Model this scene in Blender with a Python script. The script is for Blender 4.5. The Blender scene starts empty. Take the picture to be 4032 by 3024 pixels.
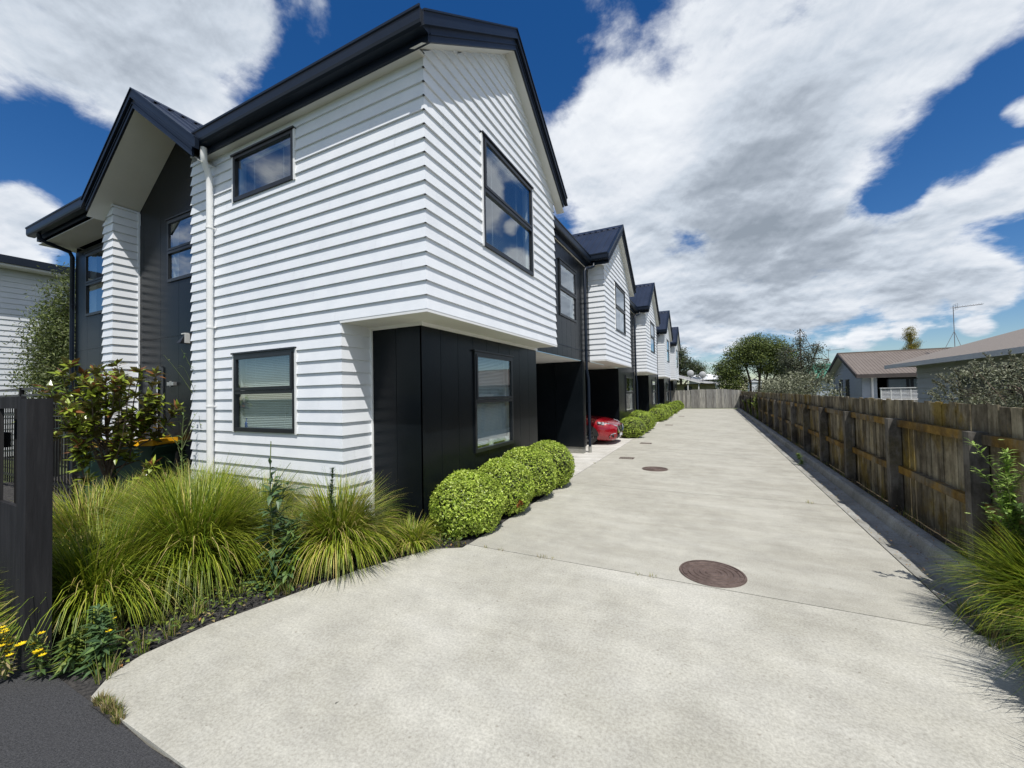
import bpy, math, random
import numpy as np
from mathutils import Vector, Matrix
random.seed(7); rng = np.random.default_rng(11)
scene = bpy.context.scene
col = scene.collection
R = math.radians

# ------------------------------------------------------------------ camera
cam_d = bpy.data.cameras.new('camera'); cam = bpy.data.objects.new('camera', cam_d); col.objects.link(cam)
cam_d.sensor_width = 36; cam_d.lens = 36*1583.3/4032; cam_d.clip_start = .05; cam_d.clip_end = 3000
F = Vector((-0.44514883, 0.89515376, 0.02328666)); RT = Vector((0.89502782, 0.44558987, -0.01936158)); UP = RT.cross(F)
cam.matrix_world = Matrix(((RT.x, UP.x, -F.x, 0), (RT.y, UP.y, -F.y, 0), (RT.z, UP.z, -F.z, 1.6), (0, 0, 0, 1)))
scene.camera = cam
scene.render.resolution_x = 1024; scene.render.resolution_y = 768

# ------------------------------------------------------------------ sun, sky
SUN = Vector((0.352, -0.385, 1.0)).normalized()
sd = bpy.data.lights.new('sun', 'SUN'); sd.energy = 4.6; sd.angle = R(.5); sd.color = (1, .965, .91)
so = bpy.data.objects.new('sun', sd); col.objects.link(so); so.rotation_euler = SUN.to_track_quat('Z', 'Y').to_euler(); so.location = (0, -5, 30)
scene.view_settings.view_transform = 'Standard'; scene.view_settings.look = 'None'
scene.view_settings.exposure = .12; scene.view_settings.gamma = 1

world = bpy.data.worlds.new('World'); scene.world = world; world.use_nodes = True
nt = world.node_tree; N = nt.nodes; L = nt.links
for n in list(N): N.remove(n)
def nd(t, **k):
    n = N.new(t)
    for a, b in k.items(): setattr(n, a, b)
    return n
def wmath(op, a, b=None, c=None):
    n = nd('ShaderNodeMath', operation=op)
    for i, v in enumerate((a, b, c)):
        if v is None: continue
        if isinstance(v, (int, float)): n.inputs[i].default_value = v
        else: L.new(v, n.inputs[i])
    return n.outputs[0]
def wrange(v, a, b, c=0., d=1., smooth=True):
    n = nd('ShaderNodeMapRange', interpolation_type='SMOOTHSTEP' if smooth else 'LINEAR')
    L.new(v, n.inputs[0])
    for i, x in zip((1, 2, 3, 4), (a, b, c, d)): n.inputs[i].default_value = x
    return n.outputs[0]
sky = nd('ShaderNodeTexSky', sky_type='NISHITA', sun_disc=False)
sky.sun_elevation = math.asin(SUN.z); sky.sun_rotation = math.atan2(SUN.x, SUN.y)
sky.air_density = 1.0; sky.dust_density = .25; sky.ozone_density = 3.5; sky.altitude = 100
hs = nd('ShaderNodeHueSaturation'); hs.inputs['Saturation'].default_value = 1.34; hs.inputs['Hue'].default_value = .508; hs.inputs['Value'].default_value = 1.0
L.new(sky.outputs[0], hs.inputs['Color'])
tc = nd('ShaderNodeTexCoord'); D = tc.outputs['Generated']
sp = nd('ShaderNodeSeparateXYZ'); L.new(D, sp.inputs[0])
zc = wmath('ADD', wmath('MAXIMUM', sp.outputs[2], 0.0), .10)
cx = nd('ShaderNodeCombineXYZ'); L.new(wmath('DIVIDE', sp.outputs[0], zc), cx.inputs[0]); L.new(wmath('DIVIDE', sp.outputs[1], zc), cx.inputs[1])
def wnoise(scale, detail, rough, off, dist=0., src=None):
    m = nd('ShaderNodeMapping'); m.inputs['Location'].default_value = off; L.new(src or cx.outputs[0], m.inputs[0])
    n = nd('ShaderNodeTexNoise'); n.inputs['Scale'].default_value = scale; n.inputs['Detail'].default_value = detail
    n.inputs['Roughness'].default_value = rough; n.inputs['Distortion'].default_value = dist
    L.new(m.outputs[0], n.inputs['Vector']); return n.outputs[0]
BL = [(-0.131,0.839,0.529,0.157,1),(0.048,0.813,0.58,0.171,1),(0.192,0.828,0.527,0.178,1),(0.304,0.802,0.514,0.11,1),(-0.171,0.897,0.408,0.158,1),(0.003,0.906,0.423,0.201,1),(0.168,0.909,0.382,0.163,1),(0.09,0.965,0.247,0.167,1),(-0.104,0.96,0.259,0.161,1),(0.261,0.936,0.235,0.108,1),(0.34,0.912,0.231,0.086,1),(-0.006,0.989,0.146,0.134,1),(0.172,0.97,0.171,0.113,1),(0.309,0.936,0.169,0.081,1),(0.384,0.91,0.157,0.056,1),(0.255,0.857,0.448,0.091,1),(0.378,0.876,0.300,0.075,1.25),(0.4,0.832,0.385,0.026,0.6),(-0.836,0.201,0.511,0.127,1),(-0.772,0.286,0.568,0.142,1),(-0.705,0.361,0.61,0.108,1),(-0.779,0.336,0.529,0.098,1),(-0.836,0.265,0.48,0.083,0.95),(-0.936,0.216,0.278,0.067,1),(-0.956,0.187,0.226,0.077,1),(0.263,0.961,0.088,0.048,0.9),(0.307,0.947,0.097,0.034,0.9),(0.386,0.918,0.094,0.027,0.8),(0.21,0.974,0.08,0.038,0.7),(-0.029,0.998,0.053,0.064,0.8),(0.041,0.997,0.072,0.075,0.8),(0.339,0.938,0.067,0.029,0.5),(-0.175,0.724,0.667,0.09,0.42),(-0.144,0.769,0.623,0.06,0.42),(-0.604,0.456,0.654,0.06,0.4),(-0.622,0.495,0.606,0.05,0.36),(-0.259,0.823,0.505,0.081,0.7),(0.533,0.825,0.187,0.117,0.9),
      (.47,.76,.44,.085,1),(0.3,-0.6,0.6,0.5,.9),(0.9,-0.1,0.3,0.5,.9),(-0.5,-0.7,0.4,0.4,.9),(0.75,0.3,0.55,.35,.9)]
NEG = [(0.263, 0.909, 0.323, 0.041, 1), (-0.28, 0.878, 0.39, 0.03, 0.7), (-0.044, 0.941, 0.337, 0.028000000000000004, 0.55), (0.323, 0.867, 0.38, 0.056, 1), (0.363, 0.863, 0.35, 0.038, 1), (0.378, 0.812, 0.444, 0.026, 1), (0.385, 0.891, 0.24, 0.026, 0.6), (-0.692, 0.447, 0.566, 0.048, 0.7), (-0.893, 0.228, 0.388, 0.064, 1), (-0.873, 0.298, 0.386, 0.072, 0.9)]
mask = None
for x, y, z, r, s in BL:
    vm = nd('ShaderNodeVectorMath', operation='DISTANCE'); L.new(D, vm.inputs[0]); vm.inputs[1].default_value = (x, y, z)
    v = wrange(vm.outputs['Value'], r*1.3, r*.35, 0, s)
    mask = v if mask is None else wmath('SMOOTH_MAX', mask, v, .15)
for x, y, z, r, s in NEG:
    vm = nd('ShaderNodeVectorMath', operation='DISTANCE'); L.new(D, vm.inputs[0]); vm.inputs[1].default_value = (x, y, z)
    mask = wmath('SUBTRACT', mask, wrange(vm.outputs['Value'], r*2.1, r*.1, 0, .62*s))
mask = wmath('SUBTRACT', mask, wrange(sp.outputs[2], .04, .155, .62, 0))
GREYB = [(0.12, 0.878, 0.464, 0.135, 0.38), (0.068, 0.936, 0.344, 0.152, 0.34), (0.089, 0.979, 0.182, 0.123, 0.22), (0.208, 0.934, 0.29, 0.081, 0.18), (-0.822, 0.289, 0.492, 0.089, 0.22), (-0.131, 0.839, 0.529, 0.104, -0.22), (0.253, 0.892, 0.375, 0.055, -0.15), (0.352, 0.925, 0.14, 0.052, 0.1), (-0.032, 0.993, 0.115, 0.085, 0.1)]
zd = wmath('ADD', wmath('MAXIMUM', sp.outputs[2], 0.0), .30)
pc = nd('ShaderNodeCombineXYZ'); L.new(wmath('DIVIDE', sp.outputs[0], zd), pc.inputs[0]); L.new(wmath('DIVIDE', sp.outputs[1], zd), pc.inputs[1]); FD = pc.outputs[0]
def scl(f):
    v = nd('ShaderNodeVectorMath', operation='SCALE'); L.new(FD, v.inputs[0]); v.inputs['Scale'].default_value = f; return v.outputs[0]
FU = scl(.955); FV = scl(.985)
n1 = wnoise(2.3, 12, .60, (3.1, 1.7, .4), .15, FD)
n1u = wnoise(2.3, 8, .55, (3.1, 1.7, .4), .15, FU); n1s = wnoise(2.3, 8, .55, (3.1, 1.7, .4), .15, FD)
n2 = wnoise(7.5, 9, .62, (1.3, 7.7, 2.4), .2, FD)
n2u = wnoise(7.5, 7, .6, (1.3, 7.7, 2.4), .2, FV); n2s = wnoise(7.5, 7, .6, (1.3, 7.7, 2.4), .2, FD)
n5 = wnoise(1.5, 3, .45, (8.3, 2.7, 5.4), .2, FD)
cov = wmath('ADD', mask, wmath('MULTIPLY', wmath('SUBTRACT', n1, .5), 2.1))
cov = wmath('ADD', cov, wmath('MULTIPLY', wmath('SUBTRACT', n2, .5), 1.15))
alpha = wrange(cov, .16, .72)
# flat grey bases, bright tops: denser cloud overhead makes a spot darker
sh = wmath('ADD', wmath('MULTIPLY', wmath('SUBTRACT', n1u, n1s), 2.4), wmath('MULTIPLY', wmath('SUBTRACT', n2u, n2s), 1.15))
sh = wmath('ADD', sh, wmath('MULTIPLY', wmath('SUBTRACT', n5, .5), 1.3))
sh = wmath('ADD', sh, wmath('MULTIPLY', wmath('SUBTRACT', wmath('MINIMUM', cov, 1.5), .75), .30))
for x, y, z, r, s in GREYB:
    vm = nd('ShaderNodeVectorMath', operation='DISTANCE'); L.new(D, vm.inputs[0]); vm.inputs[1].default_value = (x, y, z)
    sh = wmath('ADD', sh, wrange(vm.outputs['Value'], r*1.7, r*.1, 0, s*.72))
cr = nd('ShaderNodeValToRGB'); L.new(wrange(sh, -.45, .85, 0, 1, False), cr.inputs[0])
e = cr.color_ramp.elements
e[0].position = 0; e[0].color = (.84, .87, .91, 1)
e[1].position = 1; e[1].color = (.27, .315, .375, 1)
for p, c in ((.28, (.72, .76, .82, 1)), (.5, (.56, .62, .70, 1)), (.75, (.38, .43, .50, 1))):
    q = e.new(p); q.color = c
b1 = nd('ShaderNodeBackground'); L.new(hs.outputs[0], b1.inputs[0]); b1.inputs[1].default_value = .092
b2 = nd('ShaderNodeBackground'); L.new(cr.outputs[0], b2.inputs[0]); b2.inputs[1].default_value = 1.0
mx = nd('ShaderNodeMixShader'); L.new(alpha, mx.inputs[0]); L.new(b1.outputs[0], mx.inputs[1]); L.new(b2.outputs[0], mx.inputs[2])
wo = nd('ShaderNodeOutputWorld'); L.new(mx.outputs[0], wo.inputs[0])
world.cycles.sampling_method = 'MANUAL'; world.cycles.sample_map_resolution = 1024

# ------------------------------------------------------------------ materials
MATS = {}
def mat(name, c, rough=.6, c2=None, scale=8, bump=0, bscale=60, spec=.5, metal=0, trans=0, coat=0, detail=6, stretch=(1, 1, 1), lo=.35, hi=.65, rnd=0):
    m = bpy.data.materials.new(name); m.use_nodes = True; t = m.node_tree; b = t.nodes['Principled BSDF']; K = t.links
    b.inputs['Base Color'].default_value = (*c, 1); b.inputs['Roughness'].default_value = rough
    b.inputs['Specular IOR Level'].default_value = spec; b.inputs['Metallic'].default_value = metal
    b.inputs['Coat Weight'].default_value = coat; b.inputs['Coat Roughness'].default_value = .04
    g = t.nodes.new('ShaderNodeTexCoord'); mp = t.nodes.new('ShaderNodeMapping'); mp.inputs['Scale'].default_value = stretch
    K.new(g.outputs['Object'], mp.inputs[0])
    if c2 is not None:
        n = t.nodes.new('ShaderNodeTexNoise'); n.inputs['Scale'].default_value = scale; n.inputs['Detail'].default_value = detail; n.inputs['Roughness'].default_value = .62
        K.new(mp.outputs[0], n.inputs['Vector'])
        r = t.nodes.new('ShaderNodeValToRGB'); r.color_ramp.elements[0].position = lo; r.color_ramp.elements[1].position = hi
        r.color_ramp.elements[0].color = (*c, 1); r.color_ramp.elements[1].color = (*c2, 1)
        K.new(n.outputs[0], r.inputs[0]); out = r.outputs[0]
        if rnd:
            oi = t.nodes.new('ShaderNodeNewGeometry'); hh = t.nodes.new('ShaderNodeHueSaturation'); mr = t.nodes.new('ShaderNodeMapRange')
            mr.inputs[3].default_value = 1-rnd; mr.inputs[4].default_value = 1+rnd
            K.new(oi.outputs['Random Per Island'], mr.inputs[0]); K.new(mr.outputs[0], hh.inputs['Value']); K.new(out, hh.inputs['Color']); out = hh.outputs[0]
        K.new(out, b.inputs['Base Color'])
    if bump:
        n = t.nodes.new('ShaderNodeTexNoise'); n.inputs['Scale'].default_value = bscale; n.inputs['Detail'].default_value = 5
        K.new(mp.outputs[0], n.inputs['Vector'])
        bp = t.nodes.new('ShaderNodeBump'); bp.inputs['Strength'].default_value = bump; bp.inputs['Distance'].default_value = .01
        K.new(n.outputs[0], bp.inputs['Height']); K.new(bp.outputs[0], b.inputs['Normal'])
    if trans:
        o = t.nodes['Material Output']; tr = t.nodes.new('ShaderNodeBsdfTranslucent'); mxs = t.nodes.new('ShaderNodeMixShader'); mxs.inputs[0].default_value = trans
        src = b.inputs['Base Color'].links[0].from_socket if b.inputs['Base Color'].links else None
        if src: K.new(src, tr.inputs[0])
        else: tr.inputs[0].default_value = (*c, 1)
        K.new(b.outputs[0], mxs.inputs[1]); K.new(tr.outputs[0], mxs.inputs[2]); K.new(mxs.outputs[0], o.inputs[0])
    MATS[name] = m; return m
WHITE = mat('white_board_paint', (.79, .81, .84), .55, (.725, .75, .785), scale=2.5, bump=.12, bscale=90, rnd=.02)
TRIM = mat('white_trim_paint', (.80, .80, .79), .5, (.76, .76, .75), scale=3)
SOFFIT = mat('cream_soffit_paint', (.72, .71, .67), .7, (.66, .65, .61), scale=1.2)
DARK = mat('charcoal_cladding', (.004, .006, .008), .30, (.007, .0095, .012), scale=1.6, bump=.10, bscale=30, spec=.2)
DARKIN = mat('carport_lining', (.014, .014, .016), .7, (.02, .02, .022), scale=2)
NAVY = mat('dark_roof_flashing', (.004, .009, .019), .40, (.007, .013, .026), scale=2.2, spec=.35)
ROOF = mat('dark_ribbed_roofing', (.010, .016, .032), .45, (.018, .026, .048), scale=1.5, stretch=(1, 1, 1), spec=.5)
FRAME = mat('black_window_metal', (.010, .012, .015), .38, (.017, .019, .022), scale=5, spec=.5)
ROOM = mat('dim_room_plaster', (.40, .42, .43), .9, (.30, .31, .32), scale=1)
BLIND = mat('white_blind_slat', (.84, .86, .85), .5, (.80, .82, .81), scale=4)
CONC0 = (.335, .325, .30)
RUBBERY = mat('black_rubber', (.012, .012, .012), .8, (.02, .02, .02), scale=20)
CHROME = mat('chrome', (.75, .76, .78), .12, (.7, .71, .72), scale=4, metal=1)
def glass(name, tint=(.80, .88, .88), refl=.22):
    m = bpy.data.materials.new(name); m.use_nodes = True; t = m.node_tree; K = t.links; t.nodes.clear()
    o = t.nodes.new('ShaderNodeOutputMaterial'); tr = t.nodes.new('ShaderNodeBsdfTransparent'); gl = t.nodes.new('ShaderNodeBsdfGlossy'); f = t.nodes.new('ShaderNodeLayerWeight'); x = t.nodes.new('ShaderNodeMixShader')
    tr.inputs[0].default_value = (*tint, 1); gl.inputs['Roughness'].default_value = .0; gl.inputs[0].default_value = (.92, .96, 1, 1); f.inputs[0].default_value = .5
    n = t.nodes.new('ShaderNodeTexNoise'); n.inputs['Scale'].default_value = 1.5; n.inputs['Detail'].default_value = 1; bp = t.nodes.new('ShaderNodeBump'); bp.inputs['Strength'].default_value = .04; bp.inputs['Distance'].default_value = .02
    g = t.nodes.new('ShaderNodeTexCoord'); K.new(g.outputs['Object'], n.inputs['Vector']); K.new(n.outputs[0], bp.inputs['Height']); K.new(bp.outputs[0], gl.inputs['Normal'])
    pw_ = t.nodes.new('ShaderNodeMath'); pw_.operation = 'POWER'; pw_.inputs[1].default_value = 3.6; K.new(f.outputs['Facing'], pw_.inputs[0])
    ma = t.nodes.new('ShaderNodeMath'); ma.operation = 'MULTIPLY_ADD'; ma.inputs[1].default_value = .80; ma.inputs[2].default_value = refl; ma.use_clamp = True; K.new(pw_.outputs[0], ma.inputs[0])
    K.new(ma.outputs[0], x.inputs[0]); K.new(tr.outputs[0], x.inputs[1]); K.new(gl.outputs[0], x.inputs[2]); K.new(x.outputs[0], o.inputs[0])
    return m
GLASS = glass('window_glass')

def concrete(name, base, light, dark, fine=90, streak=1.0):
    m = bpy.data.materials.new(name); m.use_nodes = True; t = m.node_tree; b = t.nodes['Principled BSDF']; K = t.links
    b.inputs['Roughness'].default_value = .85; b.inputs['Specular IOR Level'].default_value = .25
    g = t.nodes.new('ShaderNodeTexCoord')
    def nz(s, d, st=(1, 1, 1), r=.6):
        mp = t.nodes.new('ShaderNodeMapping'); mp.inputs['Scale'].default_value = st; K.new(g.outputs['Object'], mp.inputs[0])
        n = t.nodes.new('ShaderNodeTexNoise'); n.inputs['Scale'].default_value = s; n.inputs['Detail'].default_value = d; n.inputs['Roughness'].default_value = r; K.new(mp.outputs[0], n.inputs['Vector']); return n.outputs[0]
    def ramp(v, a, b_, ca, cb):
        r = t.nodes.new('ShaderNodeValToRGB'); r.color_ramp.elements[0].position = a; r.color_ramp.elements[1].position = b_
        r.color_ramp.elements[0].color = (*ca, 1); r.color_ramp.elements[1].color = (*cb, 1); K.new(v, r.inputs[0]); return r.outputs[0]
    def mixc(fac, a, b_, mode='MIX'):
        x = t.nodes.new('ShaderNodeMix'); x.data_type = 'RGBA'; x.blend_type = mode
        if isinstance(fac, float): x.inputs[0].default_value = fac
        else: K.new(fac, x.inputs[0])
        K.new(a, x.inputs[6]); K.new(b_, x.inputs[7]); return x.outputs[2]
    big = ramp(nz(.8, 8, (1, .75, 1), .66), .36, .62, dark, light)
    stre = ramp(nz(1.3, 8, (.55, 2.6, 1), .7), .38, .66, (.80, .785, .75), (1.07, 1.07, 1.07))
    c = mixc(streak, big, stre, 'MULTIPLY')
    blot = ramp(nz(3.5, 9, (1, 1, 1), .75), .35, .62, (.88, .88, .88), (1.06, 1.06, 1.05))
    c = mixc(1.0, c, blot, 'MULTIPLY')
    spk = ramp(nz(fine, 4, (1, 1, 1), .8), .36, .62, (.72, .71, .70), (1.16, 1.16, 1.16))
    c = mixc(.8, c, mixc(1.0, c, spk, 'MULTIPLY'))
    dk = ramp(nz(27, 3, (1, 1, 1), .5), .27, .33, (.72, .70, .68), (1, 1, 1))
    c = mixc(1.0, c, dk, 'MULTIPLY')
    K.new(c, b.inputs['Base Color'])
    bp = t.nodes.new('ShaderNodeBump'); bp.inputs['Strength'].default_value = .35; bp.inputs['Distance'].default_value = .004; K.new(nz(fine*1.5, 4), bp.inputs['Height']); K.new(bp.outputs[0], b.inputs['Normal'])
    return m
CONC = concrete('driveway_concrete', None, (.45, .44, .39), (.375, .365, .32), 90, .62)
CONCF = concrete('apron_concrete', None, (.485, .475, .425), (.385, .375, .325), 60, .45)
CONCL = concrete('pale_concrete', None, (.60, .59, .56), (.50, .49, .46), 60)
CONCK = concrete('kerb_concrete', None, (.40, .40, .38), (.22, .22, .20), 50)
ASPH = mat('asphalt', (.034, .035, .037), .9, (.085, .085, .088), scale=95, bump=1.0, bscale=170, detail=9, lo=.3, hi=.72, spec=.2)
MULCH = mat('dark_mulch', (.018, .018, .019), .95, (.07, .066, .062), scale=45, bump=1.0, bscale=55, spec=.2)
SOIL = mat('dry_soil_and_litter', (.05, .038, .024), .95, (.12, .095, .06), scale=30, bump=1, bscale=70, spec=.15)
LAWN = mat('distant_lawn', (.05, .075, .02), .95, (.09, .10, .035), scale=6)

# ------------------------------------------------------------------ mesh helpers
class MB:
    def __init__(s): s.v = []; s.f = []; s.m = []
    def poly(s, pts, mi=0):
        i = len(s.v); s.v += [tuple(p) for p in pts]; s.f.append(tuple(range(i, i+len(pts)))); s.m.append(mi)
    def box(s, a, b, mi=0):
        x0, y0, z0 = a; x1, y1, z1 = b
        P = [(x0, y0, z0), (x1, y0, z0), (x1, y1, z0), (x0, y1, z0), (x0, y0, z1), (x1, y0, z1), (x1, y1, z1), (x0, y1, z1)]
        i = len(s.v); s.v += P
        for q in ((3, 2, 1, 0), (4, 5, 6, 7), (0, 1, 5, 4), (1, 2, 6, 5), (2, 3, 7, 6), (3, 0, 4, 7)): s.f.append(tuple(i+k for k in q)); s.m.append(mi)
    def hexa(s, P, mi=0):
        i = len(s.v); s.v += [tuple(p) for p in P]
        for q in ((3, 2, 1, 0), (4, 5, 6, 7), (0, 1, 5, 4), (1, 2, 6, 5), (2, 3, 7, 6), (3, 0, 4, 7)): s.f.append(tuple(i+k for k in q)); s.m.append(mi)
    def beam(s, a, b, w, h, mi=0, up=Vector((0, 0, 1))):
        a = Vector(a); b = Vector(b); d = (b-a).normalized(); x = d.cross(up).normalized() if abs(d.dot(up)) < .99 else Vector((1, 0, 0)); y = x.cross(d)
        P = [p+x*sx*w/2+y*sy*h/2 for p in (a, b) for sx, sy in ((-1, -1), (1, -1), (1, 1), (-1, 1))]
        s.hexa([P[0], P[1], P[2], P[3], P[4], P[5], P[6], P[7]], mi)
    def tube(s, path, r, n=10, mi=0, cap=True):
        path = [Vector(p) for p in path]; rs = r if isinstance(r, (list, tuple)) else [r]*len(path)
        i0 = len(s.v); prev = None
        for k, p in enumerate(path):
            d = (path[min(k+1, len(path)-1)]-path[max(k-1, 0)])
            d = d.normalized() if d.length > 0 else Vector((0, 0, 1))
            if prev is None: x = d.orthogonal().normalized()
            else: x = (prev-d*prev.dot(d)).normalized()
            prev = x; y = d.cross(x)
            for j in range(n):
                t = 2*math.pi*j/n; s.v.append(tuple(p+(x*math.cos(t)+y*math.sin(t))*rs[k]))
        for k in range(len(path)-1):
            for j in range(n):
                a = i0+k*n+j; b = i0+k*n+(j+1) % n; s.f.append((a, b, b+n, a+n)); s.m.append(mi)
        if cap:
            s.f.append(tuple(i0+j for j in range(n-1, -1, -1))); s.m.append(mi); e_ = i0+(len(path)-1)*n; s.f.append(tuple(e_+j for j in range(n))); s.m.append(mi)
    def lathe(s, c, prof, n=32, mi=0):
        c = Vector(c); i0 = len(s.v)
        for r, z in prof:
            for j in range(n):
                t = 2*math.pi*j/n; s.v.append((c.x+r*math.cos(t), c.y+r*math.sin(t), c.z+z))
        for k in range(len(prof)-1):
            for j in range(n):
                a = i0+k*n+j; b = i0+k*n+(j+1) % n; s.f.append((a, b, b+n, a+n)); s.m.append(mi)
    def extrude(s, prof, T, u0, u1, mi=0, caps=True):
        A = [T(u0, *p) for p in prof]; B = [T(u1, *p) for p in prof]; n = len(prof)
        for k in range(n): s.poly([A[k], A[(k+1) % n], B[(k+1) % n], B[k]], mi)
        if caps: s.poly(A[::-1], mi); s.poly(B, mi)
    def build(s, name, mats, parent=None, smooth=False, base=None):
        mats = mats if isinstance(mats, (list, tuple)) else [mats]
        off = Vector((0, 0, 0))
        if parent is not None:
            q = parent
            while q is not None: off += q.location; q = q.parent
        elif base is not None: off = Vector(base)
        me = bpy.data.meshes.new(name)
        V = np.array(s.v, dtype=np.float64)-np.array(off)[None]
        me.from_pydata(V.tolist(), [], s.f)
        for m in mats: me.materials.append(m)
        if len(mats) > 1: me.polygons.foreach_set('material_index', s.m)
        if smooth: me.polygons.foreach_set('use_smooth', [True]*len(s.f))
        me.update()
        o = bpy.data.objects.new(name, me); col.objects.link(o)
        if parent is not None: o.parent = parent
        elif base is not None: o.location = base
        return o
def tag(o, label=None, cat=None, group=None, kind=None):
    if label: o['label'] = label
    if cat: o['category'] = cat
    if group: o['group'] = group
    if kind: o['kind'] = kind
    return o
def thing(name, loc, label, cat, group=None):
    o = bpy.data.objects.new(name, None); col.objects.link(o); o.location = loc; o.empty_display_size = .2
    return tag(o, label, cat, group)
def copy_tree(o, parent=None):
    c = o.copy(); col.objects.link(c); c.parent = parent
    for ch in list(o.children): copy_tree(ch, c)
    return c
class PL:   # a wall plane: axis 'Y' -> u is X, axis 'X' -> u is Y; sg = outward sign along the axis
    def __init__(s, axis, c, sg): s.a = axis; s.c = c; s.s = sg
    def __call__(s, u, z, d=0.): return (u, s.c+s.s*d, z) if s.a == 'Y' else (s.c+s.s*d, u, z)
def pbox(mb, pl, u0, u1, z0, z1, d0, d1, mi=0):
    a = pl(u0, z0, d0); b = pl(u1, z1, d1); mb.box(tuple(map(min, a, b)), tuple(map(max, a, b)), mi)
def sub_int(a, b, holes):
    seg = [(a, b)]
    for h0, h1 in holes:
        ns = []
        for p, q in seg:
            if h1 <= p or h0 >= q: ns.append((p, q)); continue
            if h0 > p: ns.append((p, h0))
            if h1 < q: ns.append((h1, q))
        seg = ns
    return seg
def core(mb, pl, u0, u1, z0, z1, holes=(), d=0., mi=0):
    us = sorted({u0, u1, *[h for H in holes for h in H[:2] if u0 < h < u1]}); zs = sorted({z0, z1, *[h for H in holes for h in H[2:] if z0 < h < z1]})
    for i in range(len(us)-1):
        for j in range(len(zs)-1):
            cu = (us[i]+us[i+1])/2; cz = (zs[j]+zs[j+1])/2
            if any(H[0] < cu < H[1] and H[2] < cz < H[3] for H in holes): continue
            mb.poly([pl(us[i], zs[j], d), pl(us[i+1], zs[j], d), pl(us[i+1], zs[j+1], d), pl(us[i], zs[j+1], d)], mi)
ZREF = 2.478
def boards(mb, pl, u0, u1, z0, z1, holes=(), ext=(0, 0), clip=None, cover=.147, db=.027, dt=.006):
    k = math.floor((z0-ZREF)/cover+1e-6); zb = ZREF+k*cover
    while zb < z1-1e-4:
        zt = zb+cover
        dd = lambda z: db+(dt-db)*(z-zb)/cover
        cuts = sorted({max(zb, z0), min(zt, z1), *[h for H in holes for h in H[2:] if max(zb, z0) < h < min(zt, z1)]})
        for j in range(len(cuts)-1):
            a, b = cuts[j], cuts[j+1]
            if b-a < 1e-5: continue
            cz = (a+b)/2; hs_ = [H[:2] for H in holes if H[2] < cz < H[3]]
            j0 = ((round((zb-ZREF)/cover)*1.37) % 3.1)+math.floor(u0)
            jl = [j0+3.1*t_ for t_ in range(-1, 6)]
            segs = []
            for p, q in sub_int(u0, u1, hs_):
                c_ = [p]+[x_ for x_ in jl if p+.15 < x_ < q-.15]+[q]; segs += [(e0, e1-(.0015 if e1 != q else 0)) for e0, e1 in zip(c_[:-1], c_[1:])]
            for p, q in segs:
                def ends(z):
                    lo, hi = p, q
                    if p == u0: lo = p-ext[0]*dd(z)
                    if q == u1: hi = q+ext[1]*dd(z)
                    if clip: c0, c1 = clip(z); lo = max(lo, c0); hi = min(hi, c1)
                    return lo, hi
                la, ha = ends(a); lb, hb = ends(b)
                if ha-la < 1e-3: continue
                if hb < lb: lb = hb = (lb+hb)/2
                mb.poly([pl(la, a, dd(a)), pl(ha, a, dd(a)), pl(hb, b, dd(b)), pl(lb, b, dd(b))])
                if abs(a-zb) < 1e-5 or j == 0: mb.poly([pl(la, a, 0), pl(ha, a, 0), pl(ha, a, dd(a)), pl(la, a, dd(a))])
        zb = zt
def panels(mb, pl, u0, u1, z0, z1, holes=(), pitch=.4, d=.012, gap=.006, start=None):
    n = max(1, round((u1-u0)/pitch)); w = (u1-u0)/n
    core(mb, pl, u0, u1, z0, z1, holes, 0.)
    for i in range(n):
        a = u0+i*w+(gap/2 if i else 0); b = u0+(i+1)*w-(gap/2 if i < n-1 else 0)
        hs_ = [H for H in holes if H[0] < b and H[1] > a]
        us = sorted({a, b, *[h for H in hs_ for h in H[:2] if a < h < b]})
        for p, q in zip(us[:-1], us[1:]):
            for z_a, z_b in sub_int(z0, z1, [H[2:] for H in hs_ if H[0] < (p+q)/2 < H[1]]):
                mb.poly([pl(p, z_a, d), pl(q, z_a, d), pl(q, z_b, d), pl(p, z_b, d)])
                mb.poly([pl(p, z_a, 0), pl(q, z_a, 0), pl(q, z_a, d), pl(p, z_a, d)])
        for e_ in (a, b):
            for z_a, z_b in sub_int(z0, z1, [H[2:] for H in holes if H[0] < e_ < H[1]]): mb.poly([pl(e_, z_a, 0), pl(e_, z_a, d), pl(e_, z_b, d), pl(e_, z_b, 0)])

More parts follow.
